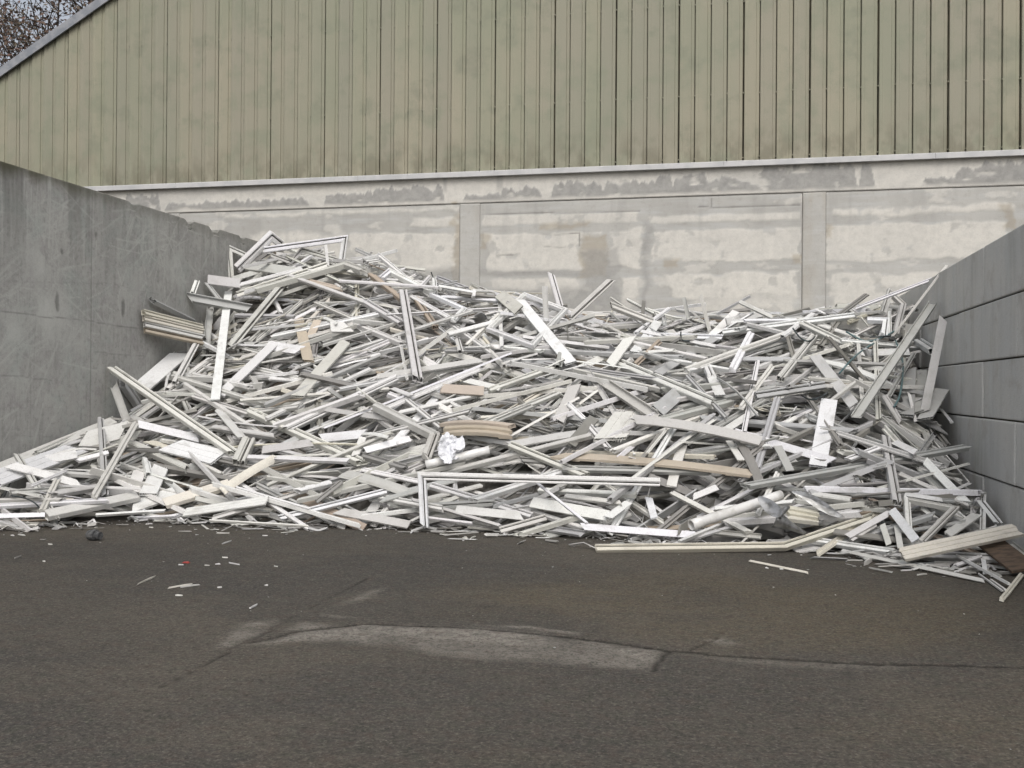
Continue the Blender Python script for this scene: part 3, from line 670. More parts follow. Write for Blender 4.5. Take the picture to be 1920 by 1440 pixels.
NAME = {'frame': 'frame_profile', 'sash': 'sash_profile', 'guide': 'channel_profile', 'mullion': 'mullion_profile', 'board': 'plastic_board', 'panel': 'ribbed_panel', 'strip': 'plastic_strip', 'slat': 'shutter_slat'}
CATW = {'frame': 'profile', 'sash': 'profile', 'guide': 'profile', 'mullion': 'profile', 'board': 'board', 'panel': 'panel', 'strip': 'strip', 'slat': 'slat'}
def tone(k):
    b = np.array(TONE[k])*random.uniform(.88, 1.06); return tuple(np.clip(b*np.array([1, 1+random.uniform(-.015, .01), 1+random.uniform(-.05, .03)]), 0, .82))
def set_attrs(me, tints, locs):
    a = me.attributes.new('tint', 'FLOAT_COLOR', 'POINT'); a.data.foreach_set('color', np.concatenate([tints, np.ones((len(tints), 1))], 1).astype(np.float32).reshape(-1))
    a = me.attributes.new('loc', 'FLOAT_VECTOR', 'POINT'); a.data.foreach_set('vector', np.asarray(locs, np.float32).reshape(-1))
def pvc_object(name, vfm, tn, mw, parent=None):
    V, Fc, MI = vfm; me = mesh(name, V, Fc, [MAT_PVC, MAT_GASKET_SHADE], MI)
    off = rng.random(3)*60; set_attrs(me, np.tile(tone(tn), (len(V), 1)), np.asarray(V)+off)
    o = link(name, me)
    if parent is not None: o.parent = parent; o.matrix_parent_inverse = parent.matrix_world.inverted()
    o.matrix_world = mw
    return o
def frame_mat(p, a, n):
    a = Vector(a).normalized(); n = Vector(n); n = (n-a*n.dot(a)).normalized(); y = n.cross(a)
    return Matrix(((a.x, y.x, n.x, p[0]), (a.y, y.y, n.y, p[1]), (a.z, y.z, n.z, p[2]), (0, 0, 0, 1)))

# ---- settling: a piece comes to rest on the two high points that straddle its middle
def settle(cx, cy, yaw, L, wd):
    n = max(5, int(L/.07)); s = np.linspace(-L/2, L/2, n); ca, sa = math.cos(yaw), math.sin(yaw)
    h = None
    for o_ in (-wd*.4, 0, wd*.4):
        i, j = hidx(cx+s*ca-o_*sa, cy+s*sa+o_*ca); q = H[i, j]; h = q if h is None else np.maximum(h, q)
    il = np.where(s <= 1e-9)[0]; ir = np.where(s > 1e-9)[0]
    sl_, sr = s[il][:, None], s[ir][None, :]; hl, hr = h[il][:, None], h[ir][None, :]
    b = (hr-hl)/(sr-sl_); a = hl-b*sl_
    q = np.unravel_index(np.argmax(a), a.shape)
    return float(a[q]), float(b[q])
def stamp(cx, cy, yaw, L, wd, a, b, t):
    ca, sa = math.cos(yaw), math.sin(yaw); n = int(L/.03)+2; s = np.linspace(-L/2, L/2, n)
    for o_ in np.linspace(-wd/2, wd/2, max(2, int(wd/.035))):
        i, j = hidx(cx+s*ca-o_*sa, cy+s*sa+o_*ca); np.maximum.at(H, (i, j), a+b*s+t)
gTx, gTy = np.gradient(T, RES)
from collections import namedtuple
def edge_y(x): return np.interp(x, [e[0] for e in EDGE], [e[1] for e in EDGE])
def deposit(count, margin, individual, kinds, lens, widths, tones):
    out = []; tries = 0; wts = None
    while len(out) < count and tries < count*14:
        if tries % 60 == 0:
            de = np.clip(T+margin-H, 0, .3)*inside; de = de**1.3; cs = np.cumsum(de.reshape(-1))
            if cs[-1] < 1e-6: break
        tries += 1
        f = np.searchsorted(cs, rng.random()*cs[-1]); i, j = divmod(int(f), nY)
        cx, cy = hx[min(i, nX-1)]+rng.random()*RES, hy[min(j, nY-1)]+rng.random()*RES
        kd = kinds[int(rng.integers(len(kinds)))]; L = rng.uniform(*lens)*(1 if rng.random() < .8 else 1.35); wd = widths[kd]*rng.uniform(.75, 1.25)
        near_r = cx > 1.0
        yaw = rng.normal()*math.radians(28)+math.radians(8) if rng.random() < .62 else rng.uniform(-1.5, 1.5)
        ex_, ey_ = math.cos(yaw)*L/2, math.sin(yaw)*L/2
        ok = True
        for sg in (-1, 1):
            x, y = cx+sg*ex_, cy+sg*ey_
            if x < XL+.06 or x > XR-.06 or y > YB-.12 or y < edge_y(x)-.30: ok = False
        if individual and cx > 1.0 and cy < 10.2: ok = False
        if not ok: continue
        a, b = settle(cx, cy, yaw, L, wd)
        if abs(b) > (.62 if individual else 1.0): continue
        ii, jj = hidx(np.array([cx]), np.array([cy])); gap = a-H[ii[0], jj[0]]
        if gap > .22 and rng.random() < .85: continue
        if a > T[ii[0], jj[0]]+margin+.10: continue
        t = THICK[kd]*wd
        stamp(cx, cy, yaw, L, wd, a, b, t*.7)
        # roll with the slope of the heap, plus tumble
        g = gTx[ii[0], jj[0]]*-math.sin(yaw)+gTy[ii[0], jj[0]]*math.cos(yaw)
        roll = math.atan(g)*.8+rng.normal()*.30
        if rng.random() < .22: roll += rng.choice([-1.57, 1.57, 3.14])
        A = Vector((math.cos(yaw), math.sin(yaw), b)).normalized()
        up = Vector((0, 0, 1)); up.rotate(Matrix.Rotation(roll, 3, A))
        up = (up-A*up.dot(A)).normalized()
        lift = t*.5
        c = Vector((cx, cy, a+lift)); mw = frame_mat(c-up*t*.5, A, up)
        tn_ = tones[int(rng.integers(len(tones)))]
        if cx > -.6 and rng.random() < .38: tn_ = 'ghgd'[int(rng.integers(4))]  # right side shading put into the pieces' colour as greyer tones
        out.append((kd, L/ math.sqrt(1) * math.sqrt(1+b*b), wd, mw, tn_, Vector((cx, cy, a))))
    return out
WID = {'frame': .064, 'sash': .064, 'guide': .05, 'mullion': .068, 'board': .10, 'panel': .15, 'strip': .022, 'slat': .042}
KS = ['frame']*4+['sash']*4+['guide']*2+['mullion']+['board']*3+['strip']*4+['slat']*2+['panel']
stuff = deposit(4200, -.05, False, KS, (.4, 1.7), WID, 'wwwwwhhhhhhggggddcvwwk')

SV, SF, SMI, ST, SL = [], [], [], [], []
def add_stuff(kd, L, wd, mw, tn):
    V, Fc, MI = profile(kd, L, wd, False, (random.choice((0, 0, 1, -1)), random.choice((0, 0, 1, -1))), (.02, .02), random.choice((0, 0, .04, -.03))*(kd in ('strip', 'slat', 'board')), 2 if kd in ('strip', 'slat', 'board') else 1)
    i0 = len(SV); off = rng.random(3)*60; tn_ = tone(tn)
    SV.extend((mw @ Vector(v))[:] for v in V); SF.extend(tuple(i+i0 for i in f) for f in Fc); SMI.extend(MI)
    ST.extend([tn_]*len(V)); SL.extend(np.asarray(V)+off)
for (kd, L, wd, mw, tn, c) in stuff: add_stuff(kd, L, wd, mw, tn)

# ---- single pieces laid over the mass
PROF = ['frame']*5+['sash']*5+['guide']*2+['mullion']*2
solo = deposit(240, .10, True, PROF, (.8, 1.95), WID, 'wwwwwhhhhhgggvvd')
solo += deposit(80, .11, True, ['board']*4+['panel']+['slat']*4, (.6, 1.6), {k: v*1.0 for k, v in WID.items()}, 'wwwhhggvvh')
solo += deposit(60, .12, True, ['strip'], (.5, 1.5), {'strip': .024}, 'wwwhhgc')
def zone(c):
    if c.x < -6.6: return 'near the scratched concrete wall'
    if c.x > 1.1: return 'beside the stacked block wall'
    if c.z < .45: return 'low at the foot of the heap'
    if c.y > 14.6: return 'along the crest under the patched wall'
    if c.z < 1.35: return 'on the lower slope of the heap'
    return 'high on the face of the heap'
def attitude(mw):
    z = abs(mw.col[0].z)
    return 'lying level' if z < .14 else 'lying aslant' if z < .5 else 'tipped steeply'
def lword(L): return 'short' if L < .75 else 'medium-length' if L < 1.25 else 'long'
PENDING, MARKS = [], []
def auto_label(o, kd, tn, L, mw, c, crossing=''): PENDING.append((o, kd, tn, L, mw.copy(), Vector(c)))
for (kd, L, wd, mw, tn, c) in solo:
    bent = kd in ('strip', 'slat', 'board') and random.random() < .5
    vfm = profile(kd, L, wd, kd not in ('strip', 'slat'), (random.choice((0, 0, .9, -.9)), random.choice((0, 0, .9, -.9))), (.006, .006) if random.random() < .6 else (.03, .02), random.uniform(-.05, .06) if bent else 0, 4 if bent else 1)
    o = pvc_object(NAME[kd], vfm, tn, mw)
    auto_label(o, kd, tn, L, mw, c)

# ---- traced pieces: the ones that can be recognised one by one
Hs = H.copy()
for _ in range(2):       # light smoothing of the envelope for measuring
    P_ = np.pad(Hs, 1, mode='edge'); Hs = (P_[1:-1, 1:-1]*2+P_[:-2, 1:-1]+P_[2:, 1:-1]+P_[1:-1, :-2]+P_[1:-1, 2:])/6
def hval(p):
    x, y = p[..., 0], p[..., 1]; i, j = hidx(x, y)
    return np.where((x > HX0) & (x < HX1) & (y > HY0) & (y < HY1), Hs[i, j], 0.)
def hit(px, py, lift=.03):
    d = ray(px, py); ts = np.linspace(5, 17.3, 900)/d[1]; P = CAM+ts[:, None]*d[None]
    ok = (P[:, 2] <= hval(P)+lift) | (P[:, 0] < XL+.08) | ((P[:, 0] > XR-.08) & (P[:, 2] < 3.0))
    if not ok.any(): return None
    p = P[np.argmax(ok)]
    for X, s in ((XL+.08, -1), (XR-.08, 1)):
        if s*(p[0]-X) > 0: p = CAM+d*(X/d[0])
    return p
REG = {1: (0, 400, 3.), 2: (480, 400, 3.), 3: (960, 440, 3.), 4: (1400, 400, 3.6923), 5: (0, 720, 3.), 6: (560, 740, 3.), 7: (1100, 740, 3.), 8: (1400, 780, 3.6923)}
def place(reg, pts, lift=.03, Y=None, push=True):
    x0, y0, s = REG[reg]; pp = [(x0+x/s, y0+y/s) for x, y in pts]; hs_ = [hit(x, y, lift) for x, y in pp]
    good = [h for h in hs_ if h is not None]
    out = []
    for i, (x, y) in enumerate(pp):
        yy = Y[i] if isinstance(Y, (list, tuple)) else Y
        if yy is not None: out.append(onY(x, y, yy))
        elif hs_[i] is not None: out.append(hs_[i])
        else: out.append(onY(x, y, max(g[1] for g in good) if good else 15.8))
    out = np.array(out)
    if push:             # ease the piece out of bumps it would be buried in
        for k in range(7):
            bad = 0
            for a, b in zip(out[:-1], out[1:]):
                q = a+(b-a)*np.linspace(.06, .94, 24)[:, None]; bad = max(bad, float(np.quantile(hval(q)-q[:, 2], .8)))
            if bad < .03: break
            out = CAM+(out-CAM)*.9935
    zmin = out[:, 2].min()
    if zmin < .012: out[:, 2] += .012-zmin
    return out
VIEW = lambda p: (Vector(CAM)-Vector(p)).normalized()
HERO_N = 0
def hero(reg, sec, x1, y1, x2, y2, wpx, tn, label=None, lift=.03, Y=None, roll=None, bend=0., cut=None, th=None, name=None, cat=None, steep=False):
    global HERO_N
    a, b = place(reg, [(x1, y1), (x2, y2)], lift, Y)
    mid = (a+b)/2; L = float(np.linalg.norm(b-a)); z = float(np.dot(mid-CAM, _f)); wd = max(.018, wpx/REG[reg][2]*z/FPX*(.8 if THICK[sec] > .4 and sec != 'strip' else 1.))
    A = Vector(b-a).normalized(); nrm = VIEW(mid)*.75+Vector((0, 0, .6)); up = (nrm-A*nrm.dot(A)).normalized()
    up.rotate(Matrix.Rotation(random.gauss(0, .16) if roll is None else roll, 3, A))
    t = (THICK[sec]*wd if th is None else th); mw = frame_mat(Vector(mid)-up*t*.55, A, up)
    ct = (random.choice((0, 0, .8, -.8)), random.choice((0, 0, .8, -.8))) if cut is None else cut
    vfm = profile(sec, L, wd, sec not in ('strip', 'slat'), ct, (.005, .005) if random.random() < .7 else (.02, .02), bend, 6 if bend else 1, th=th)
    o = pvc_object(name or NAME[sec], vfm, tn, mw)
    if label:
        tag(o, label, cat or CATW[sec])
        if len(label.split()) <= 40: MARKS.append((label, Vector(mid)))
    else: auto_label(o, sec, tn, L, mw, Vector(mid))
    HERO_N += 1
    return o
def rails(reg, pts, wpx, tn, label, lift=.03, Y=None, sec='frame', closed=False, name='window_frame_corner', cat='frame', flat=None):
    """welded frame or frame corner: mitred rails that share one plane"""
    P = place(reg, pts, lift, Y)
    if closed: P = np.concatenate([P, P[:1]], 0)
    nrm = Vector(np.cross(P[1]-P[0], P[2]-P[1])).normalized(); c = P.mean(0)
    if nrm.dot(VIEW(c)) < 0: nrm = -nrm
    if flat is not None or nrm.length < .5: nrm = VIEW(c)*.7+Vector((0, 0, .6))
    E_ = empty(name, tuple(P[0])); bpy.context.view_layer.update()
    n = len(P)-1; z = float(np.dot(c-CAM, _f)); wd = max(.03, wpx/REG[reg][2]*z/FPX); hw = wd*.49
    for i in range(n):
        a, b = Vector(P[i]), Vector(P[i+1]); A = (b-a).normalized(); L = (b-a).length
        mw = frame_mat((a+b)/2, A, nrm); yv = mw.to_3x3().col[1]
        def mit(other, atend):
            o_ = (Vector(other)-(b if atend else a)).normalized(); ang = A.angle(o_) if not atend else (-A).angle(o_)
            s = 1 if o_.dot(yv) > 0 else -1; t = 1/math.tan(max(.3, ang)/2)
            return (s*t if not atend else -s*t)
        c0 = mit(P[i-1] if i > 0 else P[-2], False) if (i > 0 or closed) else 0.
        c1 = mit(P[i+2] if i+2 < len(P) else P[1], True) if (i < n-1 or closed) else random.choice((0, .6))
        vfm = profile(sec, L, wd, False, (c0*.98, c1*.98), (0.0 if (i > 0 or closed) else .01, 0.0 if (i < n-1 or closed) else .012), 0)
        pvc_object('rail', vfm, tn, Matrix.Translation(-nrm.normalized()*THICK[sec]*wd*.5) @ mw, E_)
    tag(E_, label, cat); MARKS.append((label, Vector(c)))
    return E_

# -- region by region; numbers are read off enlarged views
for h in [
 (1, 'frame', 632, 872, 1312, 1345, 56, 'w', 'very long white profile with dark gasket stripe slanting down beside the scratched wall', dict(lift=.10)),
 (1, 'board', 1012, 792, 790, 985, 92, 'v', 'broad clean white board leaning up against the scratched wall', {}),
 (1, 'board', 1285, 442, 1210, 1050, 46, 'v', 'long narrow white board standing almost upright on the left slope', dict(lift=.12)),
 (1, 'sash', 1590, 400, 1295, 755, 52, 'h', None, dict(lift=.08)), (1, 'board', 1550, 725, 1235, 1025, 58, 'w', None, dict(lift=.06)),
 (1, 'sash', 1122, 702, 985, 955, 42, 'w', None, dict(lift=.08)), (1, 'frame', 1195, 825, 950, 1000, 60, 'w', None, {}),
 (1, 'guide', 640, 965, 715, 1172, 52, 'g', None, {}), (1, 'frame', 690, 945, 785, 1085, 62, 'g', None, {}),
 (1, 'frame', 858, 488, 1085, 600, 42, 'g', None, dict(lift=.12)), (1, 'guide', 1072, 475, 1400, 535, 62, 'g', None, dict(lift=.1)),
 (1, 'board', 1168, 372, 1350, 395, 60, 'h', None, dict(lift=.1)), (1, 'sash', 1162, 392, 1240, 490, 32, 'w', None, dict(lift=.1)), (1, 'guide', 1182, 530, 1160, 752, 46, 'g', 'grey channel profile standing upright near the scratched wall', dict(lift=.1)),
 (1, 'sash', 1110, 380, 1085, 450, 36, 'v', None, dict(lift=.1)),
 (1, 'board', 1370, 290, 1660, 330, 72, 'g', None, dict(lift=.08)), (1, 'frame', 1335, 458, 1842, 290, 46, 'w', 'long white profile reaching over the left crest of the heap', dict(lift=.1)),
 (1, 'sash', 1350, 402, 1700, 312, 32, 'w', None, dict(lift=.08)), (2, 'strip', 392, 180, 405, 292, 16, 'v', 'thin white strip standing upright on the left crest', dict(lift=.1)),
 (2, 'sash', 255, 372, 480, 425, 38, 'b', None, {}), (2, 'frame', 335, 500, 590, 612, 28, 'h', None, dict(lift=.06)), (2, 'frame', 512, 602, 832, 735, 46, 'w', None, dict(lift=.06)),
 (2, 'frame', 828, 440, 910, 932, 62, 'h', 'long grooved profile standing steeply in the middle of the upper slope', dict(lift=.12, roll=.0)),
 (2, 'board', 505, 722, 232, 1030, 72, 'h', 'broad grey-white board slanting down the left face', dict(lift=.1)),
 (2, 'board', 238, 590, 295, 830, 58, 'b', 'beige board hanging down the left face', dict(lift=.06)), (2, 'board', 345, 605, 300, 705, 45, 'b', None, {}),
 (2, 'sash', 650, 345, 812, 475, 44, 'k', 'brownish stepped profile on the crest beside the frame corners', dict(lift=.06)),
 (2, 'sash', 1042, 468, 1362, 490, 30, 'v', None, dict(lift=.06)), (2, 'sash', 980, 355, 928, 412, 26, 'w', None, dict(lift=.05)), (2, 'sash', 1002, 360, 1010, 452, 30, 'v', None, dict(lift=.05)),
 (2, 'guide', 1370, 500, 1382, 742, 26, 'v', 'narrow white drilled channel standing upright in front of the patched wall', dict(lift=.1)),
 (2, 'board', 1480, 490, 1772, 842, 62, 'v', 'broad clean white board slanting down from the crest', dict(lift=.14)), (2, 'board', 1372, 455, 1480, 545, 70, 'h', None, dict(lift=.12)),
 (2, 'sash', 1302, 745, 1612, 772, 30, 'v', None, dict(lift=.06)), (2, 'sash', 1660, 340, 1712, 522, 46, 'w', 'pointed white profile standing up against the patched wall', dict(lift=.08)), (2, 'guide', 1625, 410, 1632, 602, 40, 'h', None, dict(lift=.1)),
 (2, 'frame', 792, 925, 178, 1212, 52, 'w', 'long white grooved profile lying aslant across the middle left face', dict(lift=.1)),
 (2, 'frame', 620, 500, 820, 620, 50, 'h', None, {}), (2, 'frame', 900, 480, 1010, 640, 44, 'k', None, {}), (2, 'sash', 880, 470, 1110, 600, 34, 'w', None, dict(lift=.06)),
 (2, 'strip', 850, 755, 940, 905, 24, 'w', None, dict(lift=.08)), (2, 'strip', 805, 690, 850, 930, 16, 'h', None, dict(lift=.08)), (2, 'sash', 1240, 690, 1400, 860, 40, 'w', None, dict(lift=.06)),
 (2, 'sash', 1080, 680, 1380, 600, 38, 'w', None, dict(lift=.06)), (2, 'frame', 1010, 560, 1330, 790, 34, 'w', None, dict(lift=.04)), (2, 'board', 1185, 940, 1375, 985, 40, 'w', None, dict(lift=.05)),
 (2, 'frame', 1310, 995, 1660, 870, 44, 'w', None, dict(lift=.05)), (2, 'frame', 1260, 1190, 1700, 1010, 44, 'h', None, dict(lift=.05)), (2, 'frame', 1340, 1160, 1720, 940, 34, 'c', None, dict(lift=.05)),
 (2, 'board', 1040, 985, 1280, 1000, 66, 'b', 'beige flat board lying level in the middle of the heap', dict(lift=.08)),
 (2, 'board', 420, 640, 520, 640, 70, 'v', None, dict(lift=.08)), (2, 'board', 60, 745, 250, 770, 60, 'v', None, dict(lift=.04)),
 (3, 'sash', 560, 255, 335, 462, 48, 'h', 'grey-white profile jutting up diagonally against the patched wall', dict(lift=.1)),
 (3, 'strip', 1280, 375, 1462, 462, 24, 'h', None, dict(lift=.06)), (3, 'strip', 1060, 338, 1112, 542, 22, 'h', 'thin grey strip standing upright at the crest', dict(lift=.08)), (3, 'guide', 968, 358, 992, 472, 30, 'g', None, dict(lift=.05)), (3, 'guide', 742, 372, 735, 448, 26, 'd', None, dict(lift=.05)),
 (3, 'frame', 558, 398, 800, 492, 46, 'h', None, dict(lift=.06)), (3, 'frame', 1185, 548, 1925, 455, 44, 'v', 'very long white profile with dark stripe lying level along the right crest', dict(lift=.08)),
 (3, 'frame', 772, 568, 1180, 580, 44, 'v', None, dict(lift=.08)), (3, 'sash', 1305, 482, 1600, 480, 28, 'v', None, dict(lift=.06)), (3, 'board', 1142, 580, 820, 782, 50, 'g', 'dull grey board slanting across the upper right face', dict(lift=.1)),
 (3, 'board', 822, 490, 690, 662, 52, 'v', None, dict(lift=.1)), (3, 'board', 662, 580, 550, 732, 62, 'w', None, dict(lift=.1)), (3, 'sash', 832, 600, 695, 732, 38, 'k', None, dict(lift=.08)), (3, 'strip', 1345, 555, 1240, 760, 36, 'v', None, dict(lift=.1)),
 (3, 'sash', 1580, 545, 980, 762, 46, 'w', 'long white stepped profile aslant across the right face', dict(lift=.06)), (3, 'frame', 1680, 545, 1200, 722, 44, 'w', None, dict(lift=.05)), (3, 'frame', 1600, 482, 1912, 632, 46, 'w', None, dict(lift=.1)), (3, 'sash', 1622, 475, 1925, 572, 40, 'w', None, dict(lift=.07)),
 (3, 'frame', 1700, 570, 1510, 810, 52, 'h', None, dict(lift=.1)), (3, 'board', 1702, 680, 1925, 962, 62, 'h', 'long grey-white board slanting towards the block wall', dict(lift=.12)), (3, 'strip', 1465, 740, 1290, 972, 28, 'w', None, dict(lift=.1)),
 (3, 'frame', 600, 720, 1130, 945, 70, 'w', 'thick white grooved profile slanting down the middle of the heap', dict(lift=.1)), (3, 'board', 1095, 740, 1172, 905, 52, 'v', 'bluish white short board standing on the right face', dict(lift=.12)),
 (3, 'frame', 1370, 905, 1760, 845, 52, 'g', None, dict(lift=.06)), (3, 'guide', 520, 832, 812, 1022, 72, 'h', 'wide grey channel slanting down the centre of the heap', dict(lift=.1)), (3, 'board', 960, 870, 820, 992, 84, 'g', None, dict(lift=.1)), (3, 'frame', 800, 1052, 1222, 940, 56, 'g', None, dict(lift=.1)),
 (3, 'board', 690, 1040, 1400, 1162, 66, 'h', 'long warped grey board lying across the lower right slope', dict(lift=.1, bend=.05)), (3, 'sash', 1060, 1030, 1925, 1105, 52, 'g', 'very long grey profile lying level across the right face', dict(lift=.05)), (3, 'board', 1260, 1112, 1802, 1272, 46, 'v', 'narrow clean white board slanting down the right face', dict(lift=.12)),
 (3, 'board', 1785, 930, 1720, 1302, 92, 'v', 'broad white board standing steeply on the right slope', dict(lift=.16)), (3, 'board', 1370, 990, 1180, 1112, 42, 'h', None, dict(lift=.1)),
 (3, 'board', 265, 1245, 1350, 1345, 86, 'b', 'long beige board lying across the lower middle slope', dict(lift=.14, roll=-.55, bend=.03, th=.03)), (3, 'slat', 1260, 1130, 1410, 1432, 52, 'd', 'dark curved slat standing behind the white pipe', dict(lift=.14, bend=.06)),
 (3, 'guide', 430, 770, 602, 1042, 40, 'h', None, dict(lift=.1)), (3, 'sash', 315, 950, 412, 1042, 38, 'w', None, dict(lift=.1)), (3, 'frame', 440, 1082, 542, 1202, 42, 'w', None, dict(lift=.1)), (3, 'board', 352, 855, 262, 1052, 66, 'h', 'hollow grey board with open chambers tipped in the heap centre', dict(lift=.12, th=.05)),
 (3, 'board', 462, 1030, 330, 1182, 62, 'd', None, dict(lift=.1)), (3, 'sash', 282, 648, 262, 742, 46, 'g', None, dict(lift=.1)), (3, 'frame', -10, 1180, 412, 1352, 52, 'h', None, dict(lift=.08)), (3, 'panel', 660, 1000, 550, 1150, 150, 'w', 'wide pale grooved panel lying on the lower slope', dict(lift=.06)),
 (3, 'strip', 870, 1095, 760, 1230, 14, 'h', None, dict(lift=.12)),
 (4, 'guide', 1288, 620, 760, 1402, 72, 'g', 'very long grey channel leaning up towards the block wall', dict(lift=.18)), (4, 'board', 1360, 730, 1232, 1372, 58, 'h', 'long grey-white board standing against the block wall', dict(lift=.14)), (4, 'board', 1355, 1220, 1232, 1422, 90, 'h', None, dict(lift=.14)),
 (4, 'frame', 892, 890, 912, 1432, 42, 'h', None, dict(lift=.12)), (4, 'strip', 770, 850, 800, 1292, 26, 'h', None, dict(lift=.14)), (4, 'sash', 988, 680, 992, 842, 30, 'v', None, dict(lift=.1)),
 (4, 'frame', 760, 655, 1295, 452, 30, 'v', 'long white profile with its end propped on top of the block wall', dict(Y=[14.6, 14.3])), (4, 'strip', 1385, 360, 1010, 852, 14, 'h', 'thin strip leaning on the top of the block wall', dict(Y=[13.6, 13.4])),
 (4, 'strip', 832, 560, 640, 702, 26, 'd', None, dict(lift=.08)), (4, 'frame', 650, 880, 1192, 932, 40, 'v', None, dict(lift=.1)), (4, 'frame', 1190, 885, 1292, 950, 72, 'v', None, dict(lift=.14)), (4, 'sash', 1160, 970, 982, 1272, 36, 'g', None, dict(lift=.14)),
 (4, 'board', 1130, 1080, 1110, 1400, 90, 'g', None, dict(lift=.08)), (4, 'board', 1210, 1090, 1180, 1380, 80, 'g', None, dict(lift=.08)), (4, 'sash', 950, 1260, 1060, 1440, 60, 'h', None, dict(lift=.1)), (4, 'strip', 1125, 1250, 1170, 1440, 22, 'w', None, dict(lift=.12)), (4, 'strip', 1345, 1355, 1420, 1445, 22, 'w', None, dict(lift=.1)),
 (5, 'board', -30, 480, 640, 205, 60, 'w', 'long white board lying along the foot of the scratched wall', dict(lift=.08)), (5, 'panel', -40, 540, 430, 365, 110, 'v', 'wide clean white panel sloping down at the scratched wall foot', dict(lift=.06)), (5, 'board', 460, 320, 700, 260, 100, 'w', None, {}),
 (5, 'board', 780, 225, 1112, 305, 44, 'v', None, dict(lift=.1)), (5, 'panel', 960, 345, 1232, 415, 112, 'v', 'wide clean white panel with slanted end on the lower left slope', dict(lift=.12, cut=(.8, .3))), (5, 'strip', 765, 220, 530, 632, 32, 'h', 'thin grey strip leaning upright at the foot of the left slope', dict(lift=.16)),
 (5, 'sash', 740, 330, 1052, 472, 60, 'h', None, dict(lift=.1)), (5, 'sash', 822, 428, 842, 512, 50, 'v', None, dict(lift=.1)), (5, 'board', 905, 470, 832, 622, 92, 'v', None, dict(lift=.06)), (5, 'board', 790, 480, 745, 600, 70, 'w', None, dict(lift=.05)),
 (5, 'board', 925, 672, 1292, 562, 74, 'c', 'hollow cream board with open chambers at the foot of the left slope', dict(lift=.09, th=.05, roll=-.3)), (5, 'board', 258, 738, 772, 630, 70, 'h', 'heavy grey-white hollow board on the asphalt at the left foot', dict(lift=.06, th=.055, roll=-.3)), (5, 'slat', 1250, 602, 1542, 420, 52, 'c', 'curved cream slat arched over the lower left slope', dict(lift=.16, bend=.05)),
 (5, 'frame', 1402, 312, 1342, 442, 88, 'h', 'short thick grooved profile standing on the lower left slope', dict(lift=.16)), (5, 'sash', 1200, 242, 1542, 292, 46, 'h', None, dict(lift=.06)), (5, 'frame', 1400, 150, 2035, 440, 60, 'w', 'long white grooved profile slanting down to the lower middle slope', dict(lift=.1)), (5, 'board', 1478, 370, 1752, 330, 50, 'h', None, dict(lift=.1)),
 (5, 'frame', 1580, 752, 2180, 600, 42, 'v', 'long clean white profile lying on the asphalt edge left of the white corner', dict(lift=.05)), (5, 'panel', 1040, 722, 1502, 655, 72, 'v', None, dict(lift=.05)), (5, 'guide', 1140, 718, 1512, 732, 32, 'd', None, dict(lift=.08)),
 (5, 'strip', 1180, 765, 1732, 797, 16, 'w', None, dict(lift=.03)), (5, 'sash', 1500, 522, 1802, 562, 34, 'h', None, dict(lift=.06)), (5, 'board', 1225, 142, 1362, 302, 46, 'h', None, dict(lift=.1)),
 (5, 'board', -20, 742, 252, 735, 28, 'v', None, dict(lift=.03)), (5, 'guide', -20, 795, 205, 790, 34, 'h', None, dict(lift=.03)), (5, 'strip', 372, 488, 178, 572, 18, 'w', None, dict(lift=.1)), (5, 'strip', 322, 540, 238, 712, 30, 'h', None, dict(lift=.1)), (5, 'strip', 1330, 580, 1742, 702, 18, 'w', None, dict(lift=.1)),
 (5, 'sash', 160, 500, 420, 540, 30, 'h', None, dict(lift=.06)), (5, 'sash', 300, 620, 560, 575, 50, 'h', None, dict(lift=.05)), (5, 'frame', 60, 610, 400, 590, 40, 'h', None, dict(lift=.05)), (5, 'sash', 430, 430, 610, 385, 36, 'v', None, dict(lift=.1)), (5, 'board', 240, 430, 430, 395, 56, 'v', None, dict(lift=.1)),
 (5, 'board', 750, 690, 985, 610, 90, 'v', None, dict(lift=.05)), (5, 'strip', 540, 735, 930, 710, 20, 'v', None, dict(lift=.03)), (5, 'strip', 750, 752, 995, 740, 20, 'v', None, dict(lift=.02)), (5, 'sash', 1670, 600, 1860, 555, 46, 'v', None, dict(lift=.08)),
 (6, 'strip', 1285, 450, 1622, 722, 16, 'v', 'thin white strip leaning in front of the long white frame corner', dict(lift=.22)), (6, 'frame', 610, 30, 802, 187, 36, 'w', None, dict(lift=.1)), (6, 'frame', 745, 510, 1312, 682, 50, 'w', 'white drilled profile slanting to the asphalt beside the white frame corner', dict(lift=.08)), (6, 'board', 885, 645, 1252, 682, 50, 'h', None, dict(lift=.04)),
 (6, 'frame', 1132, 765, 1392, 692, 50, 'h', 'short grooved profile with open end on the asphalt edge', dict(lift=.05)), (6, 'guide', 1330, 740, 1592, 782, 46, 'g', 'short grey channel on the asphalt edge', dict(lift=.03)), (6, 'board', 1310, 605, 1742, 682, 66, 'v', None, dict(lift=.08)), (6, 'sash', 1500, 570, 1812, 607, 40, 'w', None, dict(lift=.08)), (6, 'sash', 1350, 535, 1900, 560, 44, 'v', None, dict(lift=.06)),
 (6, 'board', 1595, 742, 2230, 790, 42, 'v', 'long clean white board lying flat on the asphalt edge', dict(lift=.03)), (6, 'board', 225, 655, 622, 732, 58, 'h', 'grey-white board lying flat at the foot beside the white frame corner', dict(lift=.03)), (6, 'board', 130, 245, 362, 222, 58, 'v', None, dict(lift=.08)), (6, 'board', 362, 240, 318, 342, 40, 'v', None, dict(lift=.1)),
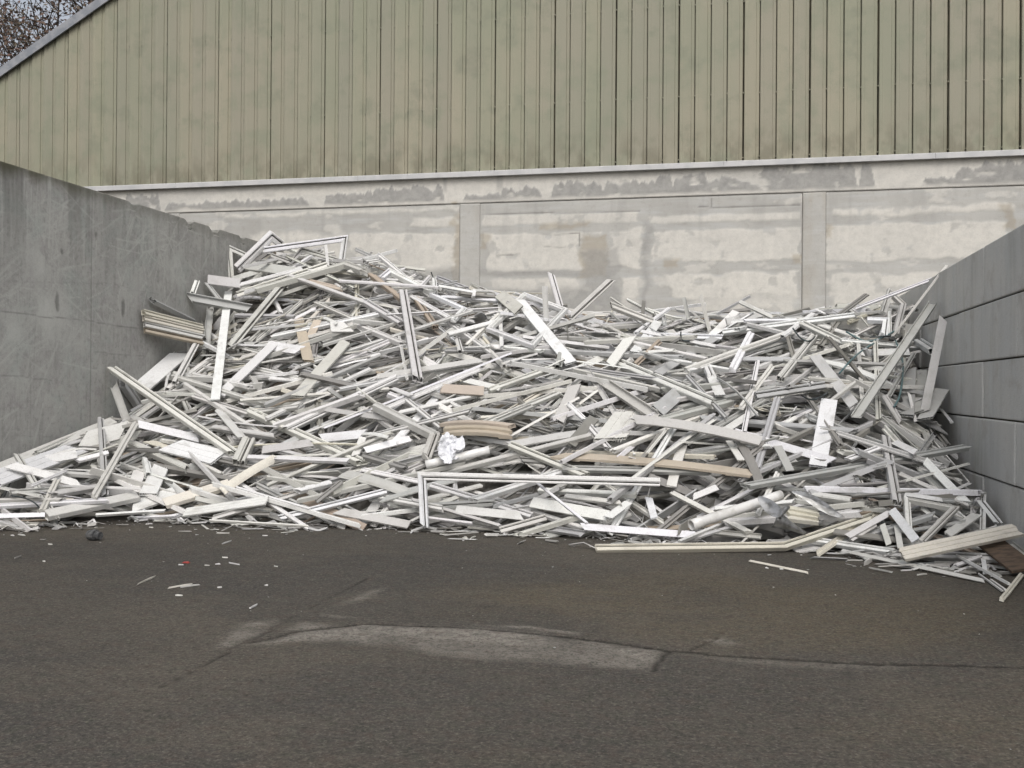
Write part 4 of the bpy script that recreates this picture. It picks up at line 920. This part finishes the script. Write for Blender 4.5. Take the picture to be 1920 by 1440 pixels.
 (6, 'board', 380, 312, 622, 247, 50, 'v', None, dict(lift=.08)), (6, 'frame', 360, 342, 602, 412, 50, 'd', None, dict(lift=.06)), (6, 'sash', 360, 422, 692, 492, 38, 'w', None, dict(lift=.06)), (6, 'slat', 250, 445, 640, 560, 60, 'g', None, dict(lift=.05, bend=.05)), (6, 'sash', 720, 690, 975, 722, 22, 'w', None, dict(lift=.04)), (6, 'strip', 640, 590, 1130, 735, 22, 'h', None, dict(lift=.06)),
 (6, 'sash', 100, 600, 240, 490, 34, 'd', None, dict(lift=.1)), (6, 'board', 800, 610, 945, 555, 24, 'h', None, dict(lift=.08)),
 (7, 'strip', 480, 550, 912, 772, 32, 'w', 'white stepped strip lying over the white pipe', dict(lift=.12)), (7, 'guide', 650, 765, 980, 800, 40, 'h', None, dict(lift=.05)), (7, 'sash', 720, 640, 1160, 600, 30, 'v', None, dict(lift=.06)), (7, 'board', 120, 690, 235, 605, 40, 'v', None, dict(lift=.12)), (7, 'board', 350, 580, 380, 695, 40, 'v', None, dict(lift=.12)), (7, 'board', 600, 575, 735, 520, 40, 'w', None, dict(lift=.1)),
 (7, 'strip', 1075, 440, 960, 680, 26, 'w', None, dict(lift=.14)), (7, 'strip', 520, 825, 760, 725, 26, 'w', None, dict(lift=.06)), (7, 'sash', 890, 290, 1030, 285, 36, 'v', None, dict(lift=.08)), (7, 'board', 800, 260, 870, 370, 40, 'w', None, dict(lift=.12)), (7, 'board', 1075, 290, 1145, 430, 50, 'g', None, dict(lift=.14)),
 (8, 'frame', -10, 485, 1522, 215, 60, 'g', 'very long grey drilled profile sloping up to the block wall', dict(lift=.12)), (8, 'board', 440, 530, 1002, 312, 42, 'g', None, dict(lift=.14)), (8, 'board', 1022, 180, 1172, 252, 54, 'v', None, dict(lift=.12)), (8, 'frame', 960, 150, 1040, 600, 74, 'h', 'long grooved profile standing upright beside the block wall', dict(lift=.12)), (8, 'frame', 700, 300, 912, 220, 46, 'v', None, dict(lift=.14)),
 (8, 'board', 1235, 310, 1512, 592, 60, 'v', 'bluish white board slanting down beside the block wall', dict(lift=.12)), (8, 'sash', 1060, 400, 1532, 612, 42, 'h', None, dict(lift=.1)), (8, 'frame', 1620, 590, 1745, 745, 62, 'v', None, dict(lift=.06)), (8, 'board', 1005, 650, 1172, 862, 60, 'v', None, dict(lift=.14)), (8, 'sash', 1110, 575, 1122, 765, 56, 'v', None, dict(lift=.1)),
 (8, 'board', 985, 672, 700, 832, 46, 'h', None, dict(lift=.1)), (8, 'sash', 470, 545, 722, 582, 74, 'h', None, dict(lift=.1)), (8, 'board', 1392, 822, 1592, 682, 70, 'h', None, dict(lift=.1)), (8, 'frame', 470, 860, 1002, 938, 56, 'v', 'white grooved profile on the asphalt next to the cream panel', dict(lift=.06)), (8, 'board', 660, 930, 1642, 1140, 32, 'h', 'long narrow grey board lying on the asphalt under the cream panel', dict(lift=.025)),
 (8, 'board', 1640, 995, 1652, 1092, 30, 'w', None, dict(lift=.04)), (8, 'strip', 1455, 962, 1822, 1162, 22, 'w', None, dict(lift=.04)), (8, 'strip', 1610, 1092, 1772, 1210, 16, 'w', None, dict(lift=.02)), (8, 'strip', 1690, 1130, 1790, 1200, 16, 'w', None, dict(lift=.02)), (8, 'sash', 1445, 1035, 1620, 970, 34, 'w', None, dict(lift=.04)), (8, 'strip', 1450, 1080, 1540, 1042, 22, 'w', None, dict(lift=.02)),
 (8, 'board', 940, 750, 985, 890, 40, 'h', None, dict(lift=.1)), (8, 'board', 1040, 760, 1065, 915, 40, 'h', None, dict(lift=.08)), (8, 'sash', 720, 860, 900, 750, 40, 'h', None, dict(lift=.06)), (8, 'strip', 640, 480, 1100, 455, 22, 'd', None, dict(lift=.12)), (8, 'strip', 730, 552, 1195, 515, 20, 'd', None, dict(lift=.14)), (8, 'board', 1100, 540, 1350, 580, 30, 'v', None, dict(lift=.1)),
 (8, 'guide', 1820, 880, 1960, 985, 60, 'h', None, dict(lift=.05)),
]:
    hero(*h[:9-1], label=h[8], **h[9])
# bundle of beige profiles poking out by the scratched wall
for dy_, tn in ((0, 'c'), (34, 'c'), (68, 'h'), (100, 'b')):
    hero(1, 'frame', 805+dy_*.1, 555+dy_, 1140, 640+dy_*.85, 40, tn, 'cream profile in the small bundle poking out by the scratched wall', lift=.16, roll=.3)['group'] = 'bundle of cream profiles by the scratched wall'
for dx_, dy_ in ((0, 0), (8, 28), (16, 54)):
    hero(6, 'board', 812+dx_, 165+dy_, 1200-dx_, 178+dy_, 36, 'b', 'beige hollow board in the bent stack above the white pipe', lift=.14, roll=-.5, th=.045, bend=.03)['group'] = 'stack of beige hollow boards above the white pipe'
for k_ in range(3):
    hero(7, 'board', 1130, 640+28*k_, 1302, 668+24*k_, 34, 'c', 'small hollow board in the stack beside the grey metal bracket', lift=.12, roll=-.4, th=.04)['group'] = 'stack of small hollow boards beside the metal bracket'
# welded frames and corners
rails(1, [(1300, 360), (1288, 195), (1392, 242)], 30, 'w', 'small white frame corner standing at the left crest', Y=[15.4, 15.4, 15.6])
rails(1, [(1335, 312), (1525, 128), (1580, 172)], 46, 'w', 'tall white frame corner peaked above the left crest', Y=[15.3, 15.6, 15.8])
rails(2, [(48, 205), (500, 142), (482, 268)], 34, 'v', 'long white frame corner held level above the left crest', Y=[15.5, 15.9, 15.9])
rails(2, [(85, 235), (195, 275), (260, 205), (470, 265)], 24, 'h', 'crumpled thin frame piece under the raised frame corner', Y=[15.7, 15.9, 16.0, 16.1])
rails(2, [(0, 432), (505, 288), (605, 325)], 44, 'h', 'grey-white frame corner lying over the left crest', lift=.10)
rails(2, [(705, 368), (752, 328), (1000, 452)], 36, 'v', 'white frame corner with a long rail sloping off the crest', lift=.08)
rails(2, [(985, 455), (1172, 540), (1110, 602)], 30, 'v', 'white frame corner folded back below the crest', lift=.08)
rails(2, [(1118, 470), (1060, 422), (1230, 452), (1228, 480)], 26, 'v', 'small white three-sided frame piece at the crest', lift=.08)
rails(2, [(1510, 460), (1312, 652), (1552, 742), (1738, 545)], 32, 'v', 'complete white four-sided sash frame leaning at the crest', lift=.14, closed=True, name='window_frame')
rails(4, [(835, 738), (965, 742), (952, 845)], 44, 'v', 'clean white frame corner near the teal cables', lift=.12)
rails(4, [(945, 690), (990, 548), (1082, 632), (1032, 832)], 40, 'h', 'broken grey-white frame standing near the block wall', lift=.12)
rails(5, [(1090, 70), (1392, 165), (1682, 128)], 30, 'h', 'thin obtuse frame corner lying on the left face', lift=.10, flat=1)
rails(6, [(2030, 492), (694, 458), (708, 735)], 46, 'v', 'long bright white frame corner with one leg touching the asphalt', lift=.16, Y=[10.25, 10.05, 9.98])
rails(6, [(430, 62), (765, 230), (720, 352)], 56, 'h', 'grey-white frame corner pointing at the white plastic sheet', lift=.14)
rails(7, [(48, 866), (1112, 852), (1602, 690)], 46, 'c', 'cream-white profile cracked into a shallow angle on the asphalt', lift=.035, flat=1, name='cracked_profile', cat='profile')
rails(8, [(1120, 582), (1440, 642), (1212, 872)], 46, 'h', 'grey-white frame corner beside the cream panel', lift=.14)
rails(3, [(985, 765), (1095, 742), (1120, 800)], 40, 'v', 'short white frame corner on the upper right face', lift=.1, flat=1)
# cream panel, wooden board, bent stick, loose strip
hero(8, 'panel', 1075, 960, 1872, 790, 118, 'c', 'wide cream ribbed panel propped on edge at the right foot', Y=[9.05, 9.5], roll=-.15, cut=(0, 0), th=.03)

def solid(name, V, Fc, mat, mw=None, smooth=False):
    return link(name, mesh(name, V, Fc, mat, smooth=smooth), mw=mw)
a, b = place(8, [(1640, 850), (1930, 1075)], .05)
v, f = box_vf(-np.linalg.norm(b-a)/2, np.linalg.norm(b-a)/2, -.11, .11, 0, .028)
me = mesh('wooden_board', v, f, MAT_WOOD); bm = bmesh.new(); bm.from_mesh(me); bmesh.ops.bevel(bm, geom=bm.edges[:], offset=.004, segments=1, affect='EDGES'); bm.to_mesh(me); bm.free()
tag(link('wooden_board', me, mw=frame_mat((a+b)/2, b-a, VIEW((a+b)/2)*.5+Vector((0, 0, .8)))), 'brown wooden board on the asphalt against the block wall', 'board')
rails(8, [(1905, 1100), (1800, 1235), (1765, 1275)], 30, 'c', 'cream bent stick lying alone on the asphalt by the block wall', lift=.02, flat=1, sec='strip', name='bent_stick', cat='stick')
hero(7, 'strip', 918, 935, 1242, 1002, 15, 'c', 'loose pale strip lying alone on the bare asphalt', lift=.012)

# pipes
def tube_path(pts, r, n=12, cap=True, wall=None):
    V, Fc = [], []; P = [Vector(q) for q in pts]; prev = None
    for i, q in enumerate(P):
        d = (P[min(i+1, len(P)-1)]-P[max(i-1, 0)]).normalized()
        a_ = d.orthogonal().normalized() if prev is None else (prev-d*prev.dot(d)).normalized(); prev = a_; b_ = d.cross(a_)
        rr = r[i] if isinstance(r, (list, tuple)) else r
        for j in range(n): t = 2*math.pi*j/n; V.append(q+a_*rr*math.cos(t)+b_*rr*math.sin(t))
    for i in range(len(P)-1):
        for j in range(n): Fc.append((i*n+j, i*n+(j+1) % n, (i+1)*n+(j+1) % n, (i+1)*n+j))
    if cap: Fc += [tuple(range(n-1, -1, -1)), tuple(range((len(P)-1)*n, len(P)*n))]
    return V, Fc
def pipe(reg, p, q, wpx, label, lift):
    a, b = place(reg, [p, q], lift); mid = (a+b)/2; z = float(np.dot(mid-CAM, _f)); r = wpx/REG[reg][2]*z/FPX/2
    d = (b-a)/np.linalg.norm(b-a); a0, b0 = Vector(a), Vector(b); D = Vector(d)
    pts = [a0+D*.25, a0+D*.0, a0, a0+D*.12, a0+D*.125, b0-D*.10, b0-D*.095, b0, b0, b0-D*.25]
    rr = [r*.86, r*.86, r*1.08, r*1.08, r, r, r*1.0, r*1.0, r*.86, r*.86]
    V, Fc = tube_path(pts, rr, 20)
    # orientation at turned-back ends is fixed by reusing one frame
    ax = D.orthogonal().normalized(); bx = D.cross(ax); n = 20
    V = [pts[i]+ax*rr[i]*math.cos(2*math.pi*j/n)+bx*rr[i]*math.sin(2*math.pi*j/n) for i in range(len(pts)) for j in range(n)]
    return tag(solid('plastic_pipe', V, Fc, MAT_PIPE, smooth=True), label, 'pipe')
pipe(6, (715, 395), (1072, 310), 46, 'round white pipe lying next to the white plastic sheet', .24)
pipe(7, (588, 735), (1092, 565), 58, 'thick round white pipe lying beside the grey metal bracket', .26)
# crumpled plastic sheet
p = place(6, [(860, 300)], .24)[0]; z = float(np.dot(p-CAM, _f)); s = z/FPX/3
n = 26; V = []; ex_, ez_ = Vector(R2), Vector((0, 0, 1))
for i in range(n):
    for j in range(n):
        u, v_ = i/(n-1)-.5, j/(n-1)-.5
        dpt = .30*(fbm(np.array(u*3.2+3), np.array(v_*3.2+1), 3)-.5)+.05*abs(((u*1.7+v_*1.1) % 1)-.5)
        ux = u*(120+55*v_)*s*(.8+.5*float(fbm(np.array(v_*4+5), np.array(1.), 3))) + .10*(float(fbm(np.array(u*3), np.array(v_*3), 3))-.5); vz = v_*135*s*(1-.35*u)*(.75+.5*float(fbm(np.array(u*4+2), np.array(7.), 3)))
        V.append(Vector(p)+ex_*ux+ez_*(vz+.05*(float(fbm(np.array(u*6+9), np.array(2.), 3))-.5))-Vector(_f)*(float(dpt)-.22*v_*-1*0)+Vector(_f)*(.22*v_))
Fc = [(i*n+j, (i+1)*n+j, (i+1)*n+j+1, i*n+j+1) for i in range(n-1) for j in range(n-1)]
me = mesh('plastic_sheet', V, Fc, MAT_SHEET); bm = bmesh.new(); bm.from_mesh(me); bmesh.ops.solidify(bm, geom=bm.faces[:], thickness=.006); bm.to_mesh(me); bm.free()
tag(link('plastic_sheet', me), 'crumpled bright white plastic sheet lying on the lower slope', 'sheet')
# grey metal bracket: round paddle, hinge block and flared sheet arm
E_ = empty('metal_bracket', tuple(place(7, [(1085, 680)], .30)[0])); bpy.context.view_layer.update()
def part(par, name, V, Fc, mat, smooth=False):
    o = link(name, mesh(name, V, Fc, mat, smooth=smooth)); o.parent = par; o.matrix_parent_inverse = par.matrix_world.inverted(); return o
p0 = np.array(E_.location); zc = float(np.dot(p0-CAM, _f)); s = zc/FPX/3
def loc7(x, y, d=0.): return Vector(p0+R2*(x-1085)*s+U2*(680-y)*s-_f*d)
def plate(outline, th, curve=0.):
    n = len(outline); c_ = sum(outline, Vector())/n; nv = Vector(-_f)
    V = list(outline)+[q+nv*th for q in outline]+[c_-nv*curve, c_+nv*(th-curve)]
    Fc = [(i, (i+1) % n, n+(i+1) % n, n+i) for i in range(n)]+[((i+1) % n, i, 2*n) for i in range(n)]+[(n+i, n+(i+1) % n, 2*n+1) for i in range(n)]
    return V, Fc
out_ = []
for k_ in range(22):
    t = 2*math.pi*k_/22; u, v_ = 66*math.cos(t), 36*math.sin(t)*(1+.25*math.cos(t)); ca, sa = math.cos(-.78), math.sin(-.78)
    out_.append(loc7(1012+u*ca-v_*sa, 620-(u*sa+v_*ca), .10+.0016*u))
part(E_, 'round_paddle', *plate(out_, .006, .02), MAT_STEEL)
v, f = tube_path([loc7(1052, 655, .10), loc7(1075, 668, .08), loc7(1110, 640, .05), loc7(1135, 630, .02)], [.018, .022, .026, .014], 8); part(E_, 'hinge', v, f, MAT_STEEL, True)
V, Fc = [], []; rows = 9
for i in range(rows):
    t = i/(rows-1); cx, cy = 1050+t*175, 690+t*88; hw_ = (52*(1-t)**1.6+15)
    for j in range(9):
        q = j/8-.5; V.append(loc7(cx+q*hw_*-.5, cy+q*hw_*1.6, .10-.05*t-.07*(2*q)**2*(1-.5*t)))
for i in range(rows-1):
    for j in range(8): Fc.append((i*9+j, i*9+j+1, (i+1)*9+j+1, (i+1)*9+j))
o = part(E_, 'flared_arm', V, Fc, MAT_STEEL, True); bm = bmesh.new(); bm.from_mesh(o.data); bmesh.ops.solidify(bm, geom=bm.faces[:], thickness=.005); bm.to_mesh(o.data); bm.free()
v, f = tube_path([loc7(1070, 660, .09), loc7(1072, 690, .09)], .016, 8); part(E_, 'pivot_bolt', v, f, MAT_STEEL, True)
tag(E_, 'grey metal bracket with round paddle and flared arm beside the white pipe', 'bracket')
# toothed plate
p0b = place(7, [(1300, 620)], .26)[0]
top = [(1165, 552), (1180, 545), (1190, 553), (1200, 545), (1210, 553), (1222, 546), (1232, 554), (1246, 548), (1256, 556), (1300, 575), (1350, 610), (1400, 655), (1435, 682)]
bot = [(1400, 684), (1350, 672), (1300, 645), (1250, 610), (1210, 580)]
out_ = [Vector(p0b+R2*(x-1300)*s+U2*(620-y)*s+_f*.0016*(y-620)*-1) for x, y in (top+bot)][::-1]
V, Fc = plate(out_, .008, -.02)
tag(solid('toothed_plate', V, Fc, MAT_STEEL), 'curved grey metal plate with a toothed edge behind the small board stack', 'plate')
# cables
def cable(reg, pts, r, mat, label, lift=.14, name='cable'):
    P = place(reg, pts, lift, push=False); Q = []
    P = [Vector(q) for q in P]
    for i in range(len(P)-1):
        p0_, p1_, p2_, p3_ = P[max(i-1, 0)], P[i], P[i+1], P[min(i+2, len(P)-1)]
        for t in np.linspace(0, 1, 7)[:-1]:
            Q.append(.5*((2*p1_)+(-p0_+p2_)*t+(2*p0_-5*p1_+4*p2_-p3_)*t*t+(-p0_+3*p1_-3*p2_+p3_)*t**3))
    Q.append(P[-1]); V, Fc = tube_path(Q, r, 6)
    return tag(solid(name, V, Fc, mat, smooth=True), label, 'cable')
cable(4, [(320, 795), (370, 860), (430, 885), (480, 850)], .011, MAT_CABLE, 'dark cable looping below the right crest', .2)
cable(4, [(690, 820), (780, 870), (850, 885), (960, 850), (1050, 790), (1140, 680)], .012, MAT_TEAL, 'long teal cable draped from the block wall side')
cable(4, [(640, 1110), (720, 1020), (800, 950), (880, 900)], .012, MAT_TEAL, 'teal cable running down beside the grey channel')
cable(4, [(1030, 880), (1075, 1000), (1080, 1120), (1060, 1260), (1020, 1340)], .012, MAT_TEAL, 'teal cable hanging down near the block wall')
cable(4, [(380, 1260), (450, 1290), (530, 1260), (560, 1240)], .011, MAT_CABLE, 'dark cable bent low on the right face')
cable(4, [(850, 858), (940, 852), (1010, 845), (1060, 780)], .010, MAT_CABLE, 'dark cable beside the white frame corner at the block wall')
cable(3, [(950, 545), (955, 590), (1000, 600)], .010, MAT_CABLE, 'short dark cable stub at the right crest', .16)
cable(5, [(60, 628), (130, 640), (190, 665), (225, 700)], .008, MAT_CABLE, 'thin dark cable at the left foot of the heap', .06)
cable(2, [(985, 330), (1000, 380), (1005, 440)], .010, MAT_CABLE, 'dark cable end sticking up at the crest', .1)

# ---- scraps on the asphalt
def shard(reg, x1, y1, x2, y2, wpx, tn, label, th=.012, group='plastic scraps on the asphalt'):
    x0, y0, s_ = REG[reg]; a = onZ(x0+x1/s_, y0+y1/s_); b = onZ(x0+x2/s_, y0+y2/s_); L = max(.03, float(np.linalg.norm(b-a))); mid = (a+b)/2; z = float(np.dot(mid-CAM, _f))
    wd = max(.010, wpx/s_*z/FPX); k_ = random.randint(5, 7); V = []
    for zz in (0., th):
        for i in range(k_): t = 2*math.pi*i/k_; V.append((L/2*math.cos(t)*random.uniform(.85, 1.1), wd/2*math.sin(t)*random.uniform(.7, 1.2), zz*random.uniform(.6, 1)+.004))
    Fc = [tuple(range(k_-1, -1, -1)), tuple(range(k_, 2*k_))]+[(i, (i+1) % k_, k_+(i+1) % k_, k_+i) for i in range(k_)]
    o = pvc_object('plastic_scrap', (V, Fc, [0]*len(Fc)), tn, frame_mat((mid[0], mid[1], 0), (b-a) if L > .03 else (1, 0, 0), (0, 0, 1)))
    tag(o, label, 'scrap', group)
FOOT = 'small pale plastic chip lying on the asphalt before the heap'
for q in [(270, 805, 335, 806, 10), (100, 850, 145, 858, 14), (270, 905, 295, 908, 10), (1215, 842, 1290, 843, 12), (1475, 857, 1505, 857, 8), (1000, 1022, 1032, 1022, 7), (1150, 1025, 1180, 1026, 7), (1210, 1018, 1240, 1018, 7), (1285, 1010, 1350, 1022, 10),
          (1222, 1150, 1250, 1150, 14), (985, 1195, 1030, 1195, 12), (820, 790, 858, 790, 7), (838, 810, 862, 812, 7), (1250, 980, 1280, 982, 8), (1400, 1270, 1450, 1245, 18), (1245, 905, 1305, 885, 8), (60, 855, 80, 858, 8), (1490, 1138, 1505, 1138, 8), (240, 1002, 255, 1004, 8), (1540, 1030, 1562, 1032, 6)]:
    shard(5, *q, 'h', FOOT)
for q in [(685, 1005, 815, 1005, 12), (1065, 1078, 1160, 1070, 16), (1175, 1108, 1250, 1100, 18), (430, 935, 510, 928, 10), (1270, 1045, 1320, 1040, 9), (225, 1066, 255, 1066, 9), (130, 1058, 150, 1058, 7), (1775, 1050, 1812, 1045, 26)]:
    shard(8, *q, 'w', 'pale plastic splinter on the asphalt near the cream panel', group='plastic splinters near the cream panel')
shard(8, 810, 1040, 872, 1000, 30, 'h', 'grey-white broken chunk on the asphalt under the narrow board', th=.04, group='plastic splinters near the cream panel')
shard(5, 768, 1135, 875, 1087, 8, 'c', 'thin pale stick lying aslant on the asphalt', group='thin sticks on the asphalt')
shard(5, 942, 1155, 1080, 1130, 10, 'c', 'forked pale stick on the asphalt', group='thin sticks on the asphalt')
shard(5, 1000, 1152, 1125, 1134, 6, 'h', 'slim grey stick lying against the forked stick', group='thin sticks on the asphalt')
shard(5, 1000, 832, 1075, 834, 14, 'd', 'dark splinter on the asphalt at the heap foot', group='thin sticks on the asphalt')
shard(5, 225, 880, 260, 878, 14, 'd', 'dark crumb on the asphalt at the left foot', group='dark crumbs on the asphalt')
shard(5, 80, 985, 120, 972, 14, 'd', 'dark crumb on the bare asphalt at the left', group='dark crumbs on the asphalt')
o_ = onZ(0+1048/3., 720+1008/3.); V, Fc = box_vf(o_[0]-.035, o_[0]+.03, o_[1]-.02, o_[1]+.015, .003, .012)
V[4] = (V[4][0]+.02, V[4][1]+.01, V[4][2]); V[6] = (V[6][0]-.02, V[6][1], V[6][2]+.004)
tag(solid('red_plastic_chip', V, Fc, MAT_RED), 'tiny red plastic chip on the asphalt', 'chip')
q = onZ(536/3., 720+880/3.); cx, cy = q[0], q[1]
V, Fc = tube_path([(cx-.075, cy, .05), (cx-.07, cy, .05), (cx-.02, cy-.01, .055), (cx+.015, cy-.012, .055), (cx+.02, cy-.012, .052), (cx+.07, cy-.02, .05)], [.03, .045, .055, .055, .042, .036], 12)
tag(solid('rubber_plug', V, Fc, MAT_LUMP), 'dark grey rubber plug lying on the asphalt', 'plug')
# fine crumbs, uncountable
V, Fc = [], []; n_c = 0
while n_c < 420:
    x = rng.uniform(-7.6, 2.3); e = edge_y(x)
    if rng.random() < .72: y = e-abs(rng.normal())*.30+.15
    else: y = e-rng.random()**2*5.0
    s_ = rng.uniform(.003, .010)*(1 if y > e-.8 else .55); a_ = rng.uniform(0, 6.28); i0 = len(V); k_ = 5
    L = s_*rng.uniform(1, 2.5)
    for zz in (.004, .004+s_*.5):
        for i in range(k_): t = 2*math.pi*i/k_; u, v_ = L*math.cos(t), s_*math.sin(t)*rng.uniform(.6, 1.2); V.append((x+u*math.cos(a_)-v_*math.sin(a_), y+u*math.sin(a_)+v_*math.cos(a_), zz))
    Fc += [tuple(i0+k_+i for i in range(k_))]+[(i0+i, i0+(i+1) % k_, i0+k_+(i+1) % k_, i0+k_+i) for i in range(k_)]; n_c += 1
me = mesh('plastic_crumbs', V, Fc, MAT_PVC); set_attrs(me, np.repeat(np.array([tone('hhggdd'[int(rng.integers(6))]) for _ in range(n_c)]), 10, 0), np.array(V)*5)
tag(link('plastic_crumbs', me), 'fine pale crumbs strewn over the asphalt', 'crumbs', kind='stuff')

# ---- crushed fringe of splinters at the foot, part of the mass
for k_ in range(330):
    x = rng.uniform(-7.9, 2.3); y = float(edge_y(x))+rng.normal()*.22+.10*math.sin(x*3.1)+.06*math.sin(x*7.7); L = rng.uniform(.06, .34); yaw = rng.normal()*.6
    if abs(x+math.copysign(L/2, x)) > 8.1 or x+L/2 > XR-.05: continue
    wd = rng.uniform(.012, .04); A = Vector((math.cos(yaw), math.sin(yaw), rng.normal()*.06)); kd = ['strip', 'slat', 'board', 'guide'][int(rng.integers(4))]
    add_stuff(kd, L, wd, frame_mat((x, y, .012+abs(A.z)*L/2), A, (rng.normal()*.3, rng.normal()*.3, 1)), 'whhggdd'[int(rng.integers(7))])
# ---- the mass of the heap
me = mesh('scrap_heap', SV, SF, [MAT_PVC, MAT_GASKET_SHADE], SMI); set_attrs(me, np.array(ST), np.array(SL))
tag(link('scrap_heap', me), 'tangled mass of broken plastic window profiles filling the heap', 'scrap heap', kind='stuff')
# ---- names for the pieces that are told apart by what they lie next to
SHORT = {
 'very long white profile with dark gasket stripe slanting': 'the gasket-striped long profile', 'broad clean white board leaning': 'the broad leaning board', 'long narrow white board standing': 'the tall narrow board',
 'grey channel profile standing': 'the upright grey channel', 'long white profile reaching over': 'the long crest profile', 'thin white strip standing upright on': 'the upright thin strip',
 'long grooved profile standing steeply': 'the steep grooved profile', 'broad grey-white board slanting': 'the broad grey-white board', 'beige board hanging': 'the hanging beige board', 'brownish stepped': 'the brownish crest profile',
 'narrow white drilled': 'the upright drilled channel', 'broad clean white board slanting': 'the broad slanting board', 'pointed white': 'the pointed white profile', 'long white grooved profile lying aslant': 'the long aslant profile',
 'beige flat board lying level': 'the level beige board', 'grey-white profile jutting': 'the jutting crest profile', 'thin grey strip standing': 'the upright grey strip', 'very long white profile with dark stripe': 'the very long crest profile',
 'dull grey board slanting': 'the slanting grey board', 'long white stepped': 'the long stepped profile', 'long grey-white board slanting': 'the long grey-white board', 'thick white grooved': 'the thick white profile', 'bluish white short': 'the short bluish board',
 'wide grey channel': 'the wide grey channel', 'long warped': 'the warped grey board', 'very long grey profile lying': 'the very long grey profile', 'narrow clean white board': 'the narrow white board', 'broad white board standing': 'the broad standing board',
 'long beige board': 'the long beige board', 'dark curved slat': 'the dark curved slat', 'hollow grey board': 'the hollow grey board', 'wide pale grooved': 'the wide pale panel', 'very long grey channel': 'the leaning grey channel',
 'long grey-white board standing': 'the board at the blocks', 'long white board lying along': 'the board along the wall', 'wide clean white panel sloping': 'the sloping white panel', 'wide clean white panel with': 'the slant-ended panel', 'thin grey strip leaning': 'the leaning grey strip',
 'hollow cream board': 'the hollow cream board', 'heavy grey-white': 'the heavy hollow board', 'curved cream slat': 'the arched cream slat', 'short thick grooved': 'the short thick profile', 'long white grooved profile slanting': 'the long slanting profile',
 'long clean white profile lying': 'the edge-lying profile', 'thin white strip leaning': 'the leaning white strip', 'white drilled profile': 'the white drilled profile', 'short grooved profile with': 'the open-ended short profile', 'long clean white board lying': 'the flat white board',
 'grey-white board lying flat': 'the flat grey-white board', 'white stepped strip': 'the strip over the pipe', 'very long grey drilled': 'the grey drilled profile', 'long grooved profile standing upright': 'the upright grooved profile', 'bluish white board': 'the bluish slanting board',
 'white grooved profile on': 'the profile by the panel', 'long narrow grey board': 'the narrow grey board', 'cream profile in': 'the cream profile bundle', 'beige hollow board in': 'the beige board stack', 'small hollow board in': 'the small board stack',
 'small white frame corner': 'the small frame corner', 'tall white frame corner': 'the peaked frame corner', 'long white frame corner': 'the raised frame corner', 'crumpled thin': 'the crumpled thin frame', 'grey-white frame corner lying': 'the crest frame corner',
 'white frame corner with a': 'the long-railed frame corner', 'white frame corner folded': 'the folded frame corner', 'small white three': 'the three-sided frame', 'complete white': 'the four-sided frame', 'clean white frame corner': 'the clean frame corner',
 'broken grey-white': 'the broken standing frame', 'thin obtuse': 'the obtuse frame corner', 'long bright white': 'the bright frame corner', 'grey-white frame corner pointing': 'the grey-white frame corner', 'cream-white profile cracked': 'the cracked cream profile',
 'grey-white frame corner beside': 'the corner by the panel', 'short white frame': 'the short frame corner', 'wide cream ribbed': 'the wide cream panel', 'cream bent': 'the bent cream stick'}
MK = []
for lab, c in MARKS:
    ks = [k for k in SHORT if lab.startswith(k)]
    if ks: MK.append((SHORT[max(ks, key=len)], c))
used = {}
def cand_labels(kd, tn, L, mw, c):
    near_ = sorted(MK, key=lambda q: (q[1]-c).length)[:9]
    for nm, q in near_:
        d = c-q; rel = 'just above' if d.z > .22 else 'just below' if d.z < -.22 else 'beside'
        yield f"{lword(L)} {TONEW[tn]} {KINDW[kd]} {attitude(mw)} {rel} {nm}", zone(c)
for (o, kd, tn, L, mw, c) in PENDING:
    opts = list(cand_labels(kd, tn, L, mw, c))
    pick = next((q for q in opts if q[0] not in used), opts[0])
    grp = f"{KINDW[kd]}s {pick[1]}" if pick[0] not in used else used[pick[0]]
    used[pick[0]] = grp
    tag(o, pick[0], CATW[kd], grp)
print('heroes', HERO_N, 'solo', len(solo), 'stuff', len(stuff), 'tris~', sum(len(o.data.polygons) for o in bpy.data.objects if o.type == 'MESH'))
